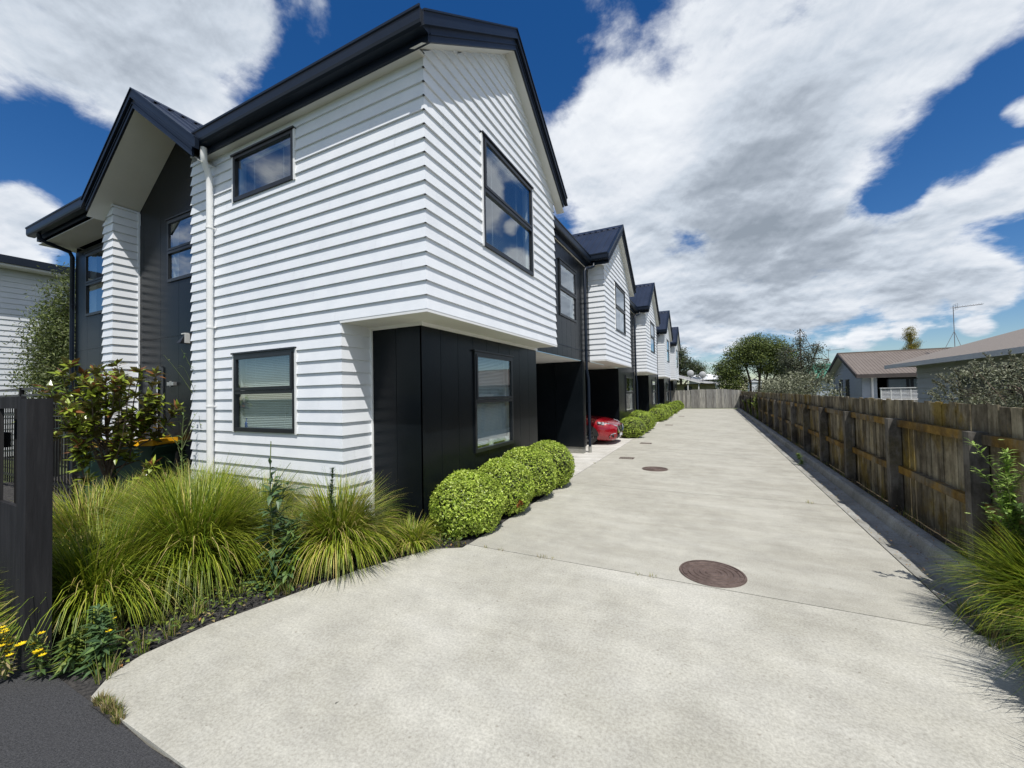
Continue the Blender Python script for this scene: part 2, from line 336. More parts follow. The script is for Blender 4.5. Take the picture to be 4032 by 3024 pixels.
def window(parent, pl, u0, u1, z0, z1, tz, trim=True, blind='full', openang=0, label=None, room=.9, sill=False):
    """fixed lower light, hinged sash above tz"""
    fw = .042; f = MB(); D0, D1 = -.03, .036
    for a in ((u0, u0+fw, z0, z1), (u1-fw, u1, z0, z1), (u0+fw, u1-fw, z0, z0+fw+.01), (u0+fw, u1-fw, z1-fw, z1)): pbox(f, pl, *a, D0, D1)
    if tz: pbox(f, pl, u0+fw, u1-fw, tz-.03, tz+.015, D0, D1+.002)
    pbox(f, pl, u0-.03, u1+.03, z1, z1+.022, 0, .055)            # head flashing
    fr = f.build('window', FRAME, parent); tag(fr, label)
    panes = []
    if tz:
        s = MB(); sw = .038; a0, a1, b0, b1 = u0+fw-.008, u1-fw+.008, tz+.02, z1-fw+.008
        ca, sa = math.cos(openang), math.sin(openang)
        def OP(u, z, d):   # rotate outwards about the head
            dz = z-b1; return pl(u, b1+dz*ca+(d-.03)*sa*0, d-dz*sa)
        def obox(mb, x0, x1, y0, y1, d0, d1):
            P = [OP(x0, y0, d0), OP(x1, y0, d0), OP(x1, y0, d1), OP(x0, y0, d1), OP(x0, y1, d0), OP(x1, y1, d0), OP(x1, y1, d1), OP(x0, y1, d1)]; mb.hexa(P)
        for q in ((a0, a0+sw, b0, b1), (a1-sw, a1, b0, b1), (a0+sw, a1-sw, b0, b0+sw), (a0+sw, a1-sw, b1-sw, b1)): obox(s, *q, .004, .046)
        sa_ = s.build('sash', FRAME, fr)
        g = MB(); g.poly([OP(a0+sw, b0+sw, .026), OP(a1-sw, b0+sw, .026), OP(a1-sw, b1-sw, .026), OP(a0+sw, b1-sw, .026)]); g.build('pane', GLASS, fr)
        g = MB(); g.poly([pl(u0+fw, z0+fw, .008), pl(u1-fw, z0+fw, .008), pl(u1-fw, tz-.03, .008), pl(u0+fw, tz-.03, .008)]); g.build('pane', GLASS, fr)
    else:
        g = MB(); g.poly([pl(u0+fw, z0+fw, .008), pl(u1-fw, z0+fw, .008), pl(u1-fw, z1-fw, .008), pl(u0+fw, z1-fw, .008)]); g.build('pane', GLASS, fr)
    if trim:
        for a in ((u0-.03, u0, z0-.012, z1), (u1, u1+.03, z0-.012, z1)): w = MB(); pbox(w, pl, *a, 0, .034); w.build('window_trim', TRIM, fr)
    r = MB(); i0, i1, j0, j1 = u0+.015, u1-.015, z0+.015, z1-.015; dw = -.14
    for A, B in (((i0, j0), (i1, j0)), ((i1, j0), (i1, j1)), ((i1, j1), (i0, j1)), ((i0, j1), (i0, j0))):
        r.poly([pl(*A, -.031), pl(*B, -.031), pl(*B, dw), pl(*A, dw)], 0)
    m = .25; R0, R1, S0, S1 = i0-m, i1+m, j0-m, j1+m
    core(r, pl, R0, R1, S0, S1, [(i0, i1, j0, j1)], dw, 1)
    for A, B in (((R0, S0), (R1, S0)), ((R1, S0), (R1, S1)), ((R1, S1), (R0, S1)), ((R0, S1), (R0, S0))):
        r.poly([pl(*A, dw), pl(*B, dw), pl(*B, dw-room), pl(*A, dw-room)], 1)
    r.poly([pl(R0, S0, dw-room), pl(R1, S0, dw-room), pl(R1, S1, dw-room), pl(R0, S1, dw-room)], 1)
    r.build('reveal', [TRIM, ROOM], fr)
    if blind:
        b = MB(); z = j1-.03; lo = j0+.02 if blind == 'full' else j0+(j1-j0)*blind
        pbox(b, pl, i0+.02, i1-.02, j1-.035, j1-.005, -.10, -.07)
        while z > lo:
            b.poly([pl(i0+.02, z, -.095), pl(i1-.02, z, -.095), pl(i1-.02, z-.018, -.076), pl(i0+.02, z-.018, -.076)]); z -= .0225
        pbox(b, pl, i0+.02, i1-.02, z, z+.012, -.095, -.075)
        for t in (.25, .75):
            u = i0+(i1-i0)*t; pbox(b, pl, u-.0015, u+.0015, z, j1-.03, -.071, -.069)
        b.build('blind', BLIND, fr)
    return fr

# roof helper: ridge along local a; s across
TAN = .73
def gable_roof(parent, T, length, half, ztop, a_wall, wing_clip=None, soffit_to=None, ribs=True):
    """T(a,s,z)->world. a=0 front verge, ztop apex height of the sheet."""
    m = MB(); prof = [(0., 0.)]
    a = .05
    while a < length:
        prof += [(a, 0.), (a+.012, .026), (a+.045, .026), (a+.057, 0.)]; a += .19
    prof.append((length, 0.))
    for sg in (-1, 1):
        for (a0, h0), (a1, h1) in zip(prof[:-1], prof[1:]):
            m.poly([T(a0, sg*half, ztop-half*TAN+h0), T(a1, sg*half, ztop-half*TAN+h1), T(a1, 0, ztop+h1), T(a0, 0, ztop+h0)])
    m.build('roof', ROOF, parent)
    rc = MB()
    for sg in (-1, 1):
        rc.poly([T(0, 0, ztop+.045), T(length, 0, ztop+.045), T(length, sg*.16, ztop+.04-.16*TAN), T(0, sg*.16, ztop+.04-.16*TAN)])
        k = .1
        while k < length:
            rc.poly([T(k, sg*.16, ztop+.04-.16*TAN), T(k+.10, sg*.16, ztop+.04-.16*TAN), T(k+.10, sg*.185, ztop+.01-.185*TAN), T(k, sg*.185, ztop+.01-.185*TAN)]); k += .19
    rc.build('ridge_cap', ROOF, parent)
    bg = MB()
    def band(a0, a1, h0, h1, s0=0, s1=half, mb=bg, mi=0):
        for sg in (-1, 1):
            P = []
            for aa in (a0, a1):
                P += [T(aa, sg*s0, ztop-s0*TAN+h0), T(aa, sg*s1, ztop-s1*TAN+h0), T(aa, sg*s1, ztop-s1*TAN+h1), T(aa, sg*s0, ztop-s0*TAN+h1)]
            mb.hexa(P, mi)
    band(-.022, .03, -.115, .045); band(-.036, -.022, -.115, -.095); band(-.036, -.022, .025, .045)
    band(0., .03, -.27, -.115, 0, half-.12); band(-.012, 0., -.2, -.185, 0, half-.12)
    bg.build('barge_board', NAVY, parent)
    sf = MB(); hs2 = half-.03 if soffit_to is None else soffit_to
    for sg in (-1, 1):
        sf.poly([T(.03, 0, ztop-.268), T(a_wall, 0, ztop-.268), T(a_wall, sg*hs2, ztop-.268-hs2*TAN), T(.03, sg*hs2, ztop-.268-hs2*TAN)])
    sf.build('verge_soffit', SOFFIT, parent)
GPROF = [(.125, .02), (.125, .0), (.03, .0), (.008, .02), (.0, .05), (.0, .15), (-.012, .16), (-.012, .185), (.004, .19), (.008, .16), (.125, .16)]
def gutter(mb, pl, u0, u1, zb): mb.extrude([( -p[0], p[1]) for p in GPROF], lambda u, d, z: pl(u, zb+z, d), u0, u1)

XR, XA, XB, XL = -2.585, -3.813, -3.03, -6.97
Y0, Y1, YD = 3.273, 7.047, 3.72
ZB = 2.464; P = 7.7
XV = -2.40       # verge plane
HALF = 2.13; YM = 5.16; ZTOP = 6.82
def hip(z, yc, zap): w = (zap-z)/TAN; return yc-w, yc+w

def downpipe(parent, path, r, m, clips, foot=None, name='downpipe'):
    t = MB(); t.tube(path, r, 14, cap=False)
    o = t.build(name, m, parent, smooth=True)
    for p, dr in clips:
        c = MB(); c.tube([(p[0], p[1], p[2]-.012), (p[0], p[1], p[2]+.012)], r+.007, 14); c.beam(p, (p[0]+dr[0], p[1]+dr[1], p[2]), .012, .012); c.build('bracket', m, o)
    if foot: fm = MB(); fm.tube([(foot[0], foot[1], 0), (foot[0], foot[1], .16)], r+.006, 14); fm.build('pipe_foot', CONCK, o)
    return o

def upper_box(parent, y0, first):
    """white weatherboard gabled box; y0 its near face. returns nothing"""
    y1 = y0+(Y1-Y0); yc = (y0+y1)/2; zap = ZTOP-.268
    gw = (y0+1.15, y0+2.73, 3.504, 4.947) if first else (y0+1.3, y0+2.85, 3.47, 4.91)
    m = MB(); px = PL('X', XR, 1)
    core(m, px, y0, y1, ZB+.01, 5.17, [gw]); m.poly([px(y0, 5.17), px(y1, 5.17), px(yc, 5.17+(y1-y0)/2*TAN)])
    boards(m, px, y0, y1, ZREF, 6.7, [gw], (1, 1), lambda z: hip(z, yc, zap))
    py = PL('Y', y0, -1)
    if first:
        W1 = (-5.882, -4.606, 4.33, 4.961); W2 = (-5.882, -4.606, 1.157, 2.205)
        core(m, py, XL, XR, ZB+.01, 5.2, [W1]); core(m, py, XL, XA, .1, ZB+.01, [W2])
        boards(m, py, XL, XR, ZREF, 5.17, [W1], (1, 1))
        boards(m, py, XL, XA, .126, ZREF, [W2], (1, 1))
        pr = PL('X', XA, 1); core(m, pr, y0, YD, .1, ZB+.01); boards(m, pr, y0, YD-.03, .126, ZREF, (), (1, 0))
        pw = PL('X', XL, -1); core(m, pw, y0, 3.66, .1, 5.3); boards(m, pw, y0, 3.64, .126, 5.3, (), (1, 0))
    else:
        core(m, py, XB, XR, ZB+.01, 5.2); boards(m, py, XB-.0, XR, ZREF, 5.17, (), (0, 1))
    pn = PL('Y', y1, 1); core(m, pn, XB-.5, XR, ZB+.01, 5.3); boards(m, pn, XB, XR, ZREF, 5.17, (), (0, 1))
    m.build('weatherboards', WHITE, parent)
    s = MB(); xl = XA if first else XB-.02
    s.box((xl-.01, y0-.0, ZB-.012), (XR+.004, y1+.0, ZB+.004))
    if not first: s.box((-8.4, y0-.4, 2.43), (XB-.03, y1-.02, 2.445))
    s.build('soffit', SOFFIT, parent)
    t = MB()
    pbox(t, px, y0-.024, y1+.024, ZB-.018, ZB+.014, 0, .024)
    pbox(t, py, xl, XR, ZB-.018, ZB+.014, 0, .0238)
    if first:
        t.box((XA-.002, YD-.032, .1), (XA+.042, YD+.01, ZB-.012)); t.box((XA, YD-.034, ZB-.052), (XB+.05, YD-.013, ZB-.012)); t.box((XB+.014, YD-.03, ZB-.052), (XB+.046, 7.13, ZB-.012))
    t.build('white_trim', TRIM, parent)
    window(parent, px, *gw, (gw[2]+gw[3])/2+.02, True, .02 if first else None)
    T = lambda a, s_, z: (XV-a, yc+s_, z)
    gable_roof(parent, T, 4.1, HALF, ZTOP, .18)
    # eave gutter on the near slope
    g = MB(); pg = PL('Y', y0-.115, -1)
    xl2 = -6.42 if first else -3.0
    gutter(g, PL('Y', y0-.27, -1), xl2, XV+.0, 5.155)
    g.build('gutter', NAVY, parent)
    fa = MB(); fa.box((xl2, y0-.145, 5.075), (XV, y0-.115, 5.33)); fa.build('fascia', NAVY, parent)
    es = MB(); es.box((xl2-.2 if first else xl2, y0-.114, 5.085), (XR+.03, y0+.0, 5.10)); es.build('eave_soffit', SOFFIT, parent)
def recess(parent, ya, yb, win, first=False):
    """dark upper wall between gabled boxes with eave along the drive"""
    px = PL('X', XB, 1); m = MB()
    panels(m, px, ya, yb, 2.42, 2.675, (), .33); panels(m, px, ya, yb, 2.695, 5.3, [win] if win else (), .33)
    m.build('dark_cladding', DARK, parent)
    j = MB(); pbox(j, px, ya, yb, 2.675, 2.695, 0, .022); j.build('joint_flashing', NAVY, parent)
    if win: window(parent, px, *win, win[2]+(win[3]-win[2])*.5, False, .45, room=.9)
    g = MB(); gutter(g, PL('X', -2.86, 1), ya-.05, yb-.18, 5.115); g.build('gutter', NAVY, parent)
    fa = MB(); fa.box((-2.985, ya-.05, 4.99), (-2.965, yb-.1, 5.29)); fa.build('fascia', NAVY, parent)
    so_ = MB(); so_.box((-3.03, ya, 4.99), (-2.985, yb-.1, 5.0)); so_.build('eave_soffit', SOFFIT, parent)
    r = MB(); z0 = 5.29; xr = -2.93
    pts = [(xr, z0), (xr-2.05, z0+2.05*TAN), (-9.2, z0+2.05*TAN), (-10.6, z0)]
    a0 = ya-1.85; b0 = yb+(1.85 if not first else 1.85)
    for (xa, za), (xb, zb_) in zip(pts[:-1], pts[1:]): r.poly([(xa, a0, za), (xa, b0, za), (xb, b0, zb_), (xb, a0, zb_)])
    r.build('main_roof', ROOF, parent)

# ------------------------------------------------------------------ ground
def sheet(name, pts, z, m, th=0, label=None):
    b = MB(); top = [(x, y, z) for x, y in pts]; b.poly(top)
    if th:
        for k in range(len(pts)):
            (xa, ya), (xb, yb) = pts[k], pts[(k+1) % len(pts)]; b.poly([(xa, ya, z), (xb, yb, z), (xb, yb, z-th), (xa, ya, z-th)])
    o = b.build(name, m, base=(pts[0][0], pts[0][1], 0)); tag(o, kind='structure'); return o
sheet('ground', [(-400, -300), (400, -300), (400, 900), (-400, 900)], -.06, LAWN)
gb = MB()
nx, ny = 70, 34
for i in range(nx+1):
    for j in range(ny+1):
        x = -13+ (11.2)*i/nx; y = .93+3.2*j/ny
        gb.v.append((x, y, -.018+.014*math.sin(x*7+y*3)*math.sin(y*9-x*2)+random.uniform(-.006, .006)))
for i in range(nx):
    for j in range(ny): a = i*(ny+1)+j; gb.f.append((a, a+ny+1, a+ny+2, a+1)); gb.m.append(0)
tag(gb.build('garden_bed', MULCH, base=(-13, .93, 0)), kind='structure')
hb = [(-3.1, 3.6), (-1.95, 3.6), (-1.95, 7.4), (-3.1, 7.4)]
sheet('planting_strip', hb, -.012, MULCH)
EDGE = [(-3.06, .955), (-3.2, 1.08), (-3.26, 1.25), (-3.245, 1.62), (-3.12, 2.09), (-2.97, 2.71), (-2.66, 3.38), (-2.38, 3.55), (-2.38, 3.645)]
sheet('driveway_apron', EDGE+[(1.78, 3.645), (1.72, 2.9), (1.72, 2.0), (1.9, .955)], 0, CONCF, .07)
J2 = 6.84
sheet('driveway', [(-2.37, 3.657), (1.475, 3.657), (1.475, J2), (-2.37, J2)], 0, CONC, .07)
ys = [J2+.01, 11.2, 15.6, 20., 24.4, 28.8, 33.2, 37.6]
for a, b in zip(ys[:-1], ys[1:]):
    sheet('driveway', [(-2.395, a), (1.475, a), (1.475, b-.01), (-2.395, b-.01)], 0, CONC, .07)
sheet('joint_base', [(-3.3, .97), (1.5, .97), (1.5, 37.6), (-3.0, 37.6)], -.03, MULCH)
sheet('side_apron', [(-3.02, 7.14), (-2.407, 7.14), (-2.407, 14.4), (-8.5, 14.4), (-8.5, 7.14)], .0, CONCL, .06)
for n in (1, 2, 3):
    y = 10.42+P*n; sheet('side_apron', [(-2.407, y-.15), (-2.407, y+4.2), (-8.5, y+4.2), (-8.5, y-.15)], .0, CONCL, .06)
    sheet('planting_strip', [(-3.1, y-3.6), (-2.407, y-3.6), (-2.407, y-.17), (-3.1, y-.17)], -.012, MULCH)
sheet('footpath', [(-60, -6), (60, -6), (60, .945), (-60, .945)], -.012, ASPH)
ch = MB()   # dish channel and kerb
prof = [(1.49, -.05), (1.49, -.004), (1.52, -.012), (1.65, -.03), (1.775, -.02), (1.80, .075), (1.825, .098), (1.90, .10), (1.935, .09), (1.94, -.05)]
y = 3.75
while y < 37.6:
    b = min(y+1.83, 37.6); ch.extrude([(x, z) for x, z in prof], lambda u, x, z: (x, u, z), y, b-.008); y = b
tag(ch.build('kerb_and_channel', CONCK, base=(1.6, 3.75, 0)), kind='structure')
sheet('verge', [(1.7, .95), (6, .95), (6, 38), (1.938, 38), (1.938, 3.75), (1.49, 3.74), (1.49, 3.65), (1.7, 3.6)], .012, SOIL)
sheet('neighbour_lawn', [(2.3, .95), (60, .95), (60, 80), (2.3, 80)], .02, LAWN)

# ------------------------------------------------------------------ townhouse nearest the street
t1 = thing('townhouse', (XR, Y0, 0), 'nearest white weatherboard townhouse at the street corner with a gabled porch facing the street', 'house', 'row of gabled townhouses')
upper_box(t1, Y0, True)
window(t1, PL('Y', Y0, -1), -5.882, -4.606, 4.33, 4.961, None, True, .1, room=.8)
window(t1, PL('Y', Y0, -1), -5.882, -4.606, 1.157, 2.205, 1.69, True, .03, room=.8)
GW = (4.853, 6.059, .766, 2.209)
m = MB(); pb = PL('X', XB, 1)
panels(m, PL('Y', YD, -1), XA+.04, XB+.012, .0, ZB-.01, (), .37)
panels(m, pb, YD-.012, 7.128, .0, ZB-.01, [GW], .40)
core(m, PL('Y', 7.128, 1), -8.5, XB+.012, 0, 2.42)
m.build('ground_cladding', DARK, t1)
window(t1, pb, *GW, 1.5, False, .04, room=.8)
recess(t1, Y1-.02, Y0+P, (8.52, 9.76, 3.34, 4.60), True)
cp = MB(); cp.box((-8.4, 7.13, 2.405), (XB-.03, 10.42, 2.42)); cp.build('carport_ceiling', TRIM, t1)
cp = MB(); cp.box((-8.5, 7.13, 0), (-8.4, 10.2, 2.42)); cp.build('carport_lining', DARKIN, t1)
dv = MB(); panels(dv, PL('Y', 10.19, -1), -8.4, XB+.02, .17, 2.42, (), .8); dv.box((-8.4, 10.19, .17), (XB+.02, 10.42, 2.42)); dv.build('dividing_wall', DARK, t1)
ft = MB(); ft.box((-8.4, 10.2, 0), (XB-.005, 10.41, .17)); ft.build('footing', CONCK, t1)
# street side: eave left of porch, porch gable, fin wall, recessed dark wall
YW = 3.65; XW = -12.55
pw = PL('Y', YW, -1); DW = (-8.56, -7.28, 3.67, 4.77); LW = (-11.98, -10.7, 3.42, 4.77); DR = (-9.62, -8.72, .06, 2.18)
m = MB(); panels(m, pw, XW, XL, 2.73, 4.9, [DW, LW], .6); panels(m, pw, XW, XL, 0, 2.71, [DR], .6)
m.poly([(-9.98, YW, 4.9), (-6.28, YW, 4.9), (-8.13, YW, 6.27)]); m.box((XW, YW, 0), (XW+.02, 12, 5.)); pbox(m, pw, XW, XL, 2.71, 2.73, 0, .018)
m.build('street_cladding', DARK, t1)
window(t1, pw, *DW, 4.2, False, None); window(t1, pw, *LW, 4.1, False, None)
fin = MB(); fc = lambda z: (max(-10., -8.13-(6.26-z)/TAN), -9.63)
boards(fin, PL('Y', 3.273, -1), -10., -9.63, .126, 5.2, (), (1, 1), lambda z: (-8.13-(6.26-z)/TAN if z > 4.86 else -11, 0))
boards(fin, PL('X', -9.63, 1), 3.273, 3.64, .126, 5.16, (), (1, 0)); boards(fin, PL('X', -10., -1), 3.273, 3.64, .126, 4.9, (), (1, 0))
fin.box((-9.99, 3.28, .0), (-9.64, 3.65, 4.8)); fin.box((-9.635, 3.61, .1), (-9.598, 3.645, 5.13))
fin.build('fin_wall', WHITE, t1)
Tp = lambda a, s_, z: (-8.13+s_, 2.985+a, z)
gable_roof(t1, Tp, 1.85, 1.86, 6.53, .66)
g = MB(); gutter(g, PL('Y', Y0-.27, -1), -12.95, -9.95, 5.13); g.build('gutter', NAVY, t1)
fa = MB(); fa.box((-12.95, Y0-.115, 5.07), (-9.95, Y0-.095, 5.29)); fa.box((-12.95, Y0-.115, 5.07), (-12.93, 7, 5.29)); fa.build('fascia', NAVY, t1)
es = MB(); es.box((-12.93, Y0-.094, 5.0), (-9.9, YW, 5.01)); es.box((-12.93, YW, 5.0), (-12.5, 7, 5.01)); es.build('eave_soffit', SOFFIT, t1)
r = MB(); zt = 5.29
r.poly([(-12.95, 3.06, zt), (-9.85, 3.06, zt), (-8.13, 4.78, 6.53), (-8.13, 5.16, 6.8), (-12.95, 5.16, 6.8)]); r.poly([(-8.13, 4.78, 6.53), (-6.5, 3.15, 5.34), (-6.5, 5.16, 6.8), (-8.13, 5.16, 6.8)]); r.poly([(-12.95, 7.22, zt), (-6.5, 7.22, zt), (-6.5, 5.16, 6.8), (-12.95, 5.16, 6.8)])
r.poly([(-12.95, 3.1, zt), (-12.95, 7.22, zt), (-12.95, 5.16, 6.8)]); r.build('rear_roof', ROOF, t1)
cb = MB(); cb.box((XW+.03, YW+.9, 0), (XL, 12, 5.)); cb.box((-8.6, 12.0, 0), (-8.5, 12.01, 4)); cb.build('house_core', DARK, t1)
ff = MB(); ff.box((XL+.03, Y0+.01, -.02), (XA-.01, Y0+.3, .12)); ff.build('foundation', CONCK, t1)
downpipe(t1, [(-6.30, 3.085, 5.13), (-6.30, 3.085, 5.02), (-6.32, 3.10, 4.95), (-6.36, 3.16, 4.86), (-6.37, 3.19, 4.78), (-6.37, 3.195, 4.6), (-6.37, 3.195, .05)], .042, TRIM,
         [((-6.37, 3.195, z), (.05, .06)) for z in (4.05, 2.62, 1.50)])
downpipe(t1, [(-12.5, 3.07, 5.12), (-12.5, 3.09, 5.03), (-12.52, 3.2, 4.98), (-12.58, 3.55, 4.9), (-12.6, 3.6, 4.8), (-12.6, 3.6, .05)], .04, NAVY, [((-12.6, 3.6, z), (.15, .05)) for z in (3.75, 2.4, 1.2)])
dpath = lambda dy: [(-2.80, 10.78+dy, 5.12), (-2.80, 10.76+dy, 5.02), (-2.85, 10.68+dy, 4.97), (-2.93, 10.44+dy, 4.9), (-2.95, 10.38+dy, 4.8), (-2.95, 10.37+dy, 2.25), (-2.95, 10.38+dy, 2.15), (-2.93, 10.44+dy, 1.93), (-2.93, 10.45+dy, 1.83), (-2.93, 10.45+dy, .04)]
# front door
d = MB(); pbox(d, pw, -9.60, -8.74, .08, 2.16, -.03, -.005)
for k in range(1, 6): u = -9.60+k*.143; pbox(d, pw, u, u+.006, .08, 2.16, -.006, -.003)
for a in ((-9.62, -9.58, .06, 2.18), (-8.76, -8.70, .06, 2.18), (-9.58, -8.76, 2.14, 2.2)): pbox(d, pw, *a, -.03, .03)
dr = d.build('door', FRAME, t1); g = MB()
for k in range(5): pbox(g, pw, -9.0, -8.90, 1.14+k*.152, 1.27+k*.152, -.006, .002)
g.build('door_glass', mat('frosted_glass', (.42, .46, .46), .15, (.5, .54, .54), scale=3), dr)
h = MB(); pbox(h, pw, -8.86, -8.84, .95, 1.95, .02, .05); pbox(h, pw, -8.86, -8.84, 1.0, 1.03, -.01, .02); pbox(h, pw, -8.86, -8.84, 1.87, 1.9, -.01, .02); h.build('door_handle', CHROME, dr)
l = MB(); pbox(l, pw, -8.50, -8.28, 1.85, 1.91, .0, .06); pbox(l, pw, -8.48, -8.44, 1.83, 1.93, 0, .03); l.build('door_light', mat('brushed_metal', (.35, .35, .34), .35, (.5, .5, .5), scale=9, metal=.6), t1)
l = MB(); pbox(l, pw, -7.98, -7.86, 2.70, 2.72, 0, .08); pbox(l, pw, -7.875, -7.85, 2.55, 2.70, 0, .08); sl = l.build('security_light', [mat('sensor_plastic', (.55, .55, .53), .5, (.6, .6, .58), scale=8)], t1)
l = MB(); l.hexa([pw(-8.0, 2.55, .02), pw(-7.88, 2.55, .02), pw(-7.88, 2.55, .14), pw(-8.0, 2.55, .14), pw(-7.9, 2.68, .02), pw(-7.88, 2.68, .02), pw(-7.88, 2.68, .08), pw(-7.9, 2.68, .08)]); l.build('lamp_head', FRAME, sl)

# ------------------------------------------------------------------ the four townhouses behind
ORD = ['second', 'third', 'fourth', 'fifth and last']
def back_unit():
    y = Y0+P
    t = thing('townhouse', (XR, y, 0), 'x', 'house', 'row of gabled townhouses')
    upper_box(t, y, False)
    g0 = 14.74-10.973+y
    W = (g0+1.22, g0+2.95, .79, 2.2)
    m = MB(); panels(m, pb, g0, y+6.88, 0, 2.42, [W], .40); core(m, PL('Y', g0, -1), -8.5, XB+.012, 0, 2.44); core(m, PL('Y', y+6.88, 1), -8.5, XB+.012, 0, 2.44)
    m.build('ground_cladding', DARK, t)
    window(t, pb, *W, 1.52, False, None, room=.8)
    recess(t, y+3.76, y+P, (y+5.24, y+6.5, 3.34, 4.6))
    li = MB(); li.box((-8.5, y-.5, 0), (-8.4, g0, 2.42)); li.build('carport_lining', DARKIN, t)
    m = MB(); m.box((-8.4, y+6.92, .17), (XB+.02, y+7.15, 2.42)); m.build('dividing_wall', DARK, t)
    f_ = MB(); f_.box((-8.4, y+6.93, 0), (XB-.005, y+7.14, .17)); f_.build('footing', CONCK, t)
    downpipe(t, dpath(0), .038, NAVY, [((-2.95, 10.37, z), (-.08, 0)) for z in (3.95, 2.72)]+[((-2.93, 10.45, 1.35), (-.1, 0))], (-2.93, 10.45))
    return t
t2 = back_unit(); units = [t2]
for k in range(1, 4):
    c = copy_tree(t2); c.location.y += P*k; units.append(c)
for k, u in enumerate(units):
    u['label'] = ['second townhouse from the street, white gabled box over the carport holding the red car',
                  'third townhouse from the street, middle one of the five white gables, its carport empty',
                  'fourth townhouse from the street, white gable over the carport where a silver car noses out',
                  'fifth townhouse, farthest and smallest white gable beside the back fence'][k]

# ------------------------------------------------------------------ drains, manholes
RUST = mat('rusty_iron', (.085, .058, .048), .7, (.14, .10, .085), scale=14, bump=.4, bscale=60, metal=.2)
STAINC = mat('gritty_frame', (.19, .17, .155), .9, (.26, .24, .22), scale=20)
def manhole(x, y, r, label):
    t = thing('manhole_cover', (x, y, 0), label, 'manhole cover', 'round iron manhole covers in the driveway')
    a = MB(); prof = [(0, .006), (.03, .006), (.034, .009)]; k = .05
    while k < r*.93: prof += [(k, .009), (k+.004, .003), (k+.02, .003), (k+.024, .009)]; k += .047
    prof += [(r*.945, .009), (r*.95, .0008)]
    a.lathe((x, y, 0), prof, 48)
    for q in range(12):
        t_ = q*math.pi/6; a.box((x+math.cos(t_)*r*.86-.009, y+math.sin(t_)*r*.86-.009, .009), (x+math.cos(t_)*r*.86+.009, y+math.sin(t_)*r*.86+.009, .013))
    a.build('lid', RUST, t)
    b = MB(); b.lathe((x, y, 0), [(r*.975, .004), (r*.98, .0085), (r, .0085), (r*1.015, .003)], 48); b.build('rim', RUST, t)
manhole(-.045, 3.93, .262, 'large round rusty manhole cover with concentric rings in the near driveway')
manhole(-1.09, 8.66, .25, 'far round rusty manhole cover, smaller in view, in the middle of the drive')
for (x, y), lb in zip([(-1.87, 9.84), (-1.85, 12.8), (-1.82, 19.8), (-1.71, 26.5)],
        ['nearest small rectangular drain grate, beside the far manhole', 'second small drain grate, in front of the red car', 'third small drain grate, beyond the second hedge', 'farthest small drain grate on the drive']):
    t = thing('drain_grate', (x, y, 0), lb, 'drain grate', 'small rectangular drain grates')
    a = MB()
    for k in range(7): a.box((x-.14+.045*k-.01, y-.10, .002), (x-.14+.045*k+.012, y+.10, .010))
    a.build('bars', RUST, t); a = MB()
    for q in ((x-.165, y-.12, x+.165, y-.10), (x-.165, y+.10, x+.165, y+.12), (x-.165, y-.10, x-.15, y+.10), (x+.15, y-.10, x+.165, y+.10)): a.box((q[0], q[1], .001), (q[2], q[3], .008))
    a.build('rim', RUST, t)

# ------------------------------------------------------------------ fences
def wood(name, a, b, c, lich, lt=.50):
    m = bpy.data.materials.new(name); m.use_nodes = True; t = m.node_tree; bs = t.nodes['Principled BSDF']; K = t.links
    bs.inputs['Roughness'].default_value = .85; bs.inputs['Specular IOR Level'].default_value = .2
    g = t.nodes.new('ShaderNodeTexCoord'); geo = t.nodes.new('ShaderNodeNewGeometry')
    def nz(s, d, st, r=.6):
        mp = t.nodes.new('ShaderNodeMapping'); mp.inputs['Scale'].default_value = st; K.new(g.outputs['Object'], mp.inputs[0])
        n = t.nodes.new('ShaderNodeTexNoise'); n.inputs['Scale'].default_value = s; n.inputs['Detail'].default_value = d; n.inputs['Roughness'].default_value = r; K.new(mp.outputs[0], n.inputs['Vector']); return n.outputs[0]
    def ramp(v, stops):
        r = t.nodes.new('ShaderNodeValToRGB'); r.color_ramp.elements[0].position = stops[0][0]; r.color_ramp.elements[0].color = (*stops[0][1], 1)
        r.color_ramp.elements[1].position = stops[-1][0]; r.color_ramp.elements[1].color = (*stops[-1][1], 1)
        for p, q in stops[1:-1]: r.color_ramp.elements.new(p).color = (*q, 1)
        K.new(v, r.inputs[0]); return r.outputs[0]
    def mixc(fac, x, y, mode='MIX'):
        n = t.nodes.new('ShaderNodeMix'); n.data_type = 'RGBA'; n.blend_type = mode
        if isinstance(fac, float): n.inputs[0].default_value = fac
        else: K.new(fac, n.inputs[0])
        K.new(x, n.inputs[6]); K.new(y, n.inputs[7]); return n.outputs[2]
    base = ramp(nz(14, 7, (1, 1, .12)), [(.3, a), (.5, b), (.7, c)])
    isl = ramp(geo.outputs['Random Per Island'], [(0, (.62, .6, .58)), (.5, (.95, .95, .95)), (1, (1.4, 1.38, 1.3))])
    col_ = mixc(1.0, base, isl, 'MULTIPLY')
    if lich:
        lf = ramp(nz(1.8, 6, (1, 1, .6), .7), [(lt, (0, 0, 0)), (lt+.12, (1, 1, 1))])
        lc = ramp(nz(40, 4, (1, 1, 1)), [(.3, lich[0]), (.7, lich[1])]); col_ = mixc(lf, col_, lc)
        df = ramp(nz(2.3, 6, (1.3, 1.3, 1), .7), [(.42, (1, 1, 1)), (.6, (.42, .40, .38))]); col_ = mixc(1.0, col_, df, 'MULTIPLY')
    K.new(col_, bs.inputs['Base Color'])
    bp = t.nodes.new('ShaderNodeBump'); bp.inputs['Strength'].default_value = .5; bp.inputs['Distance'].default_value = .006; K.new(nz(60, 4, (1, 1, .06)), bp.inputs['Height']); K.new(bp.outputs[0], bs.inputs['Normal'])
    return m
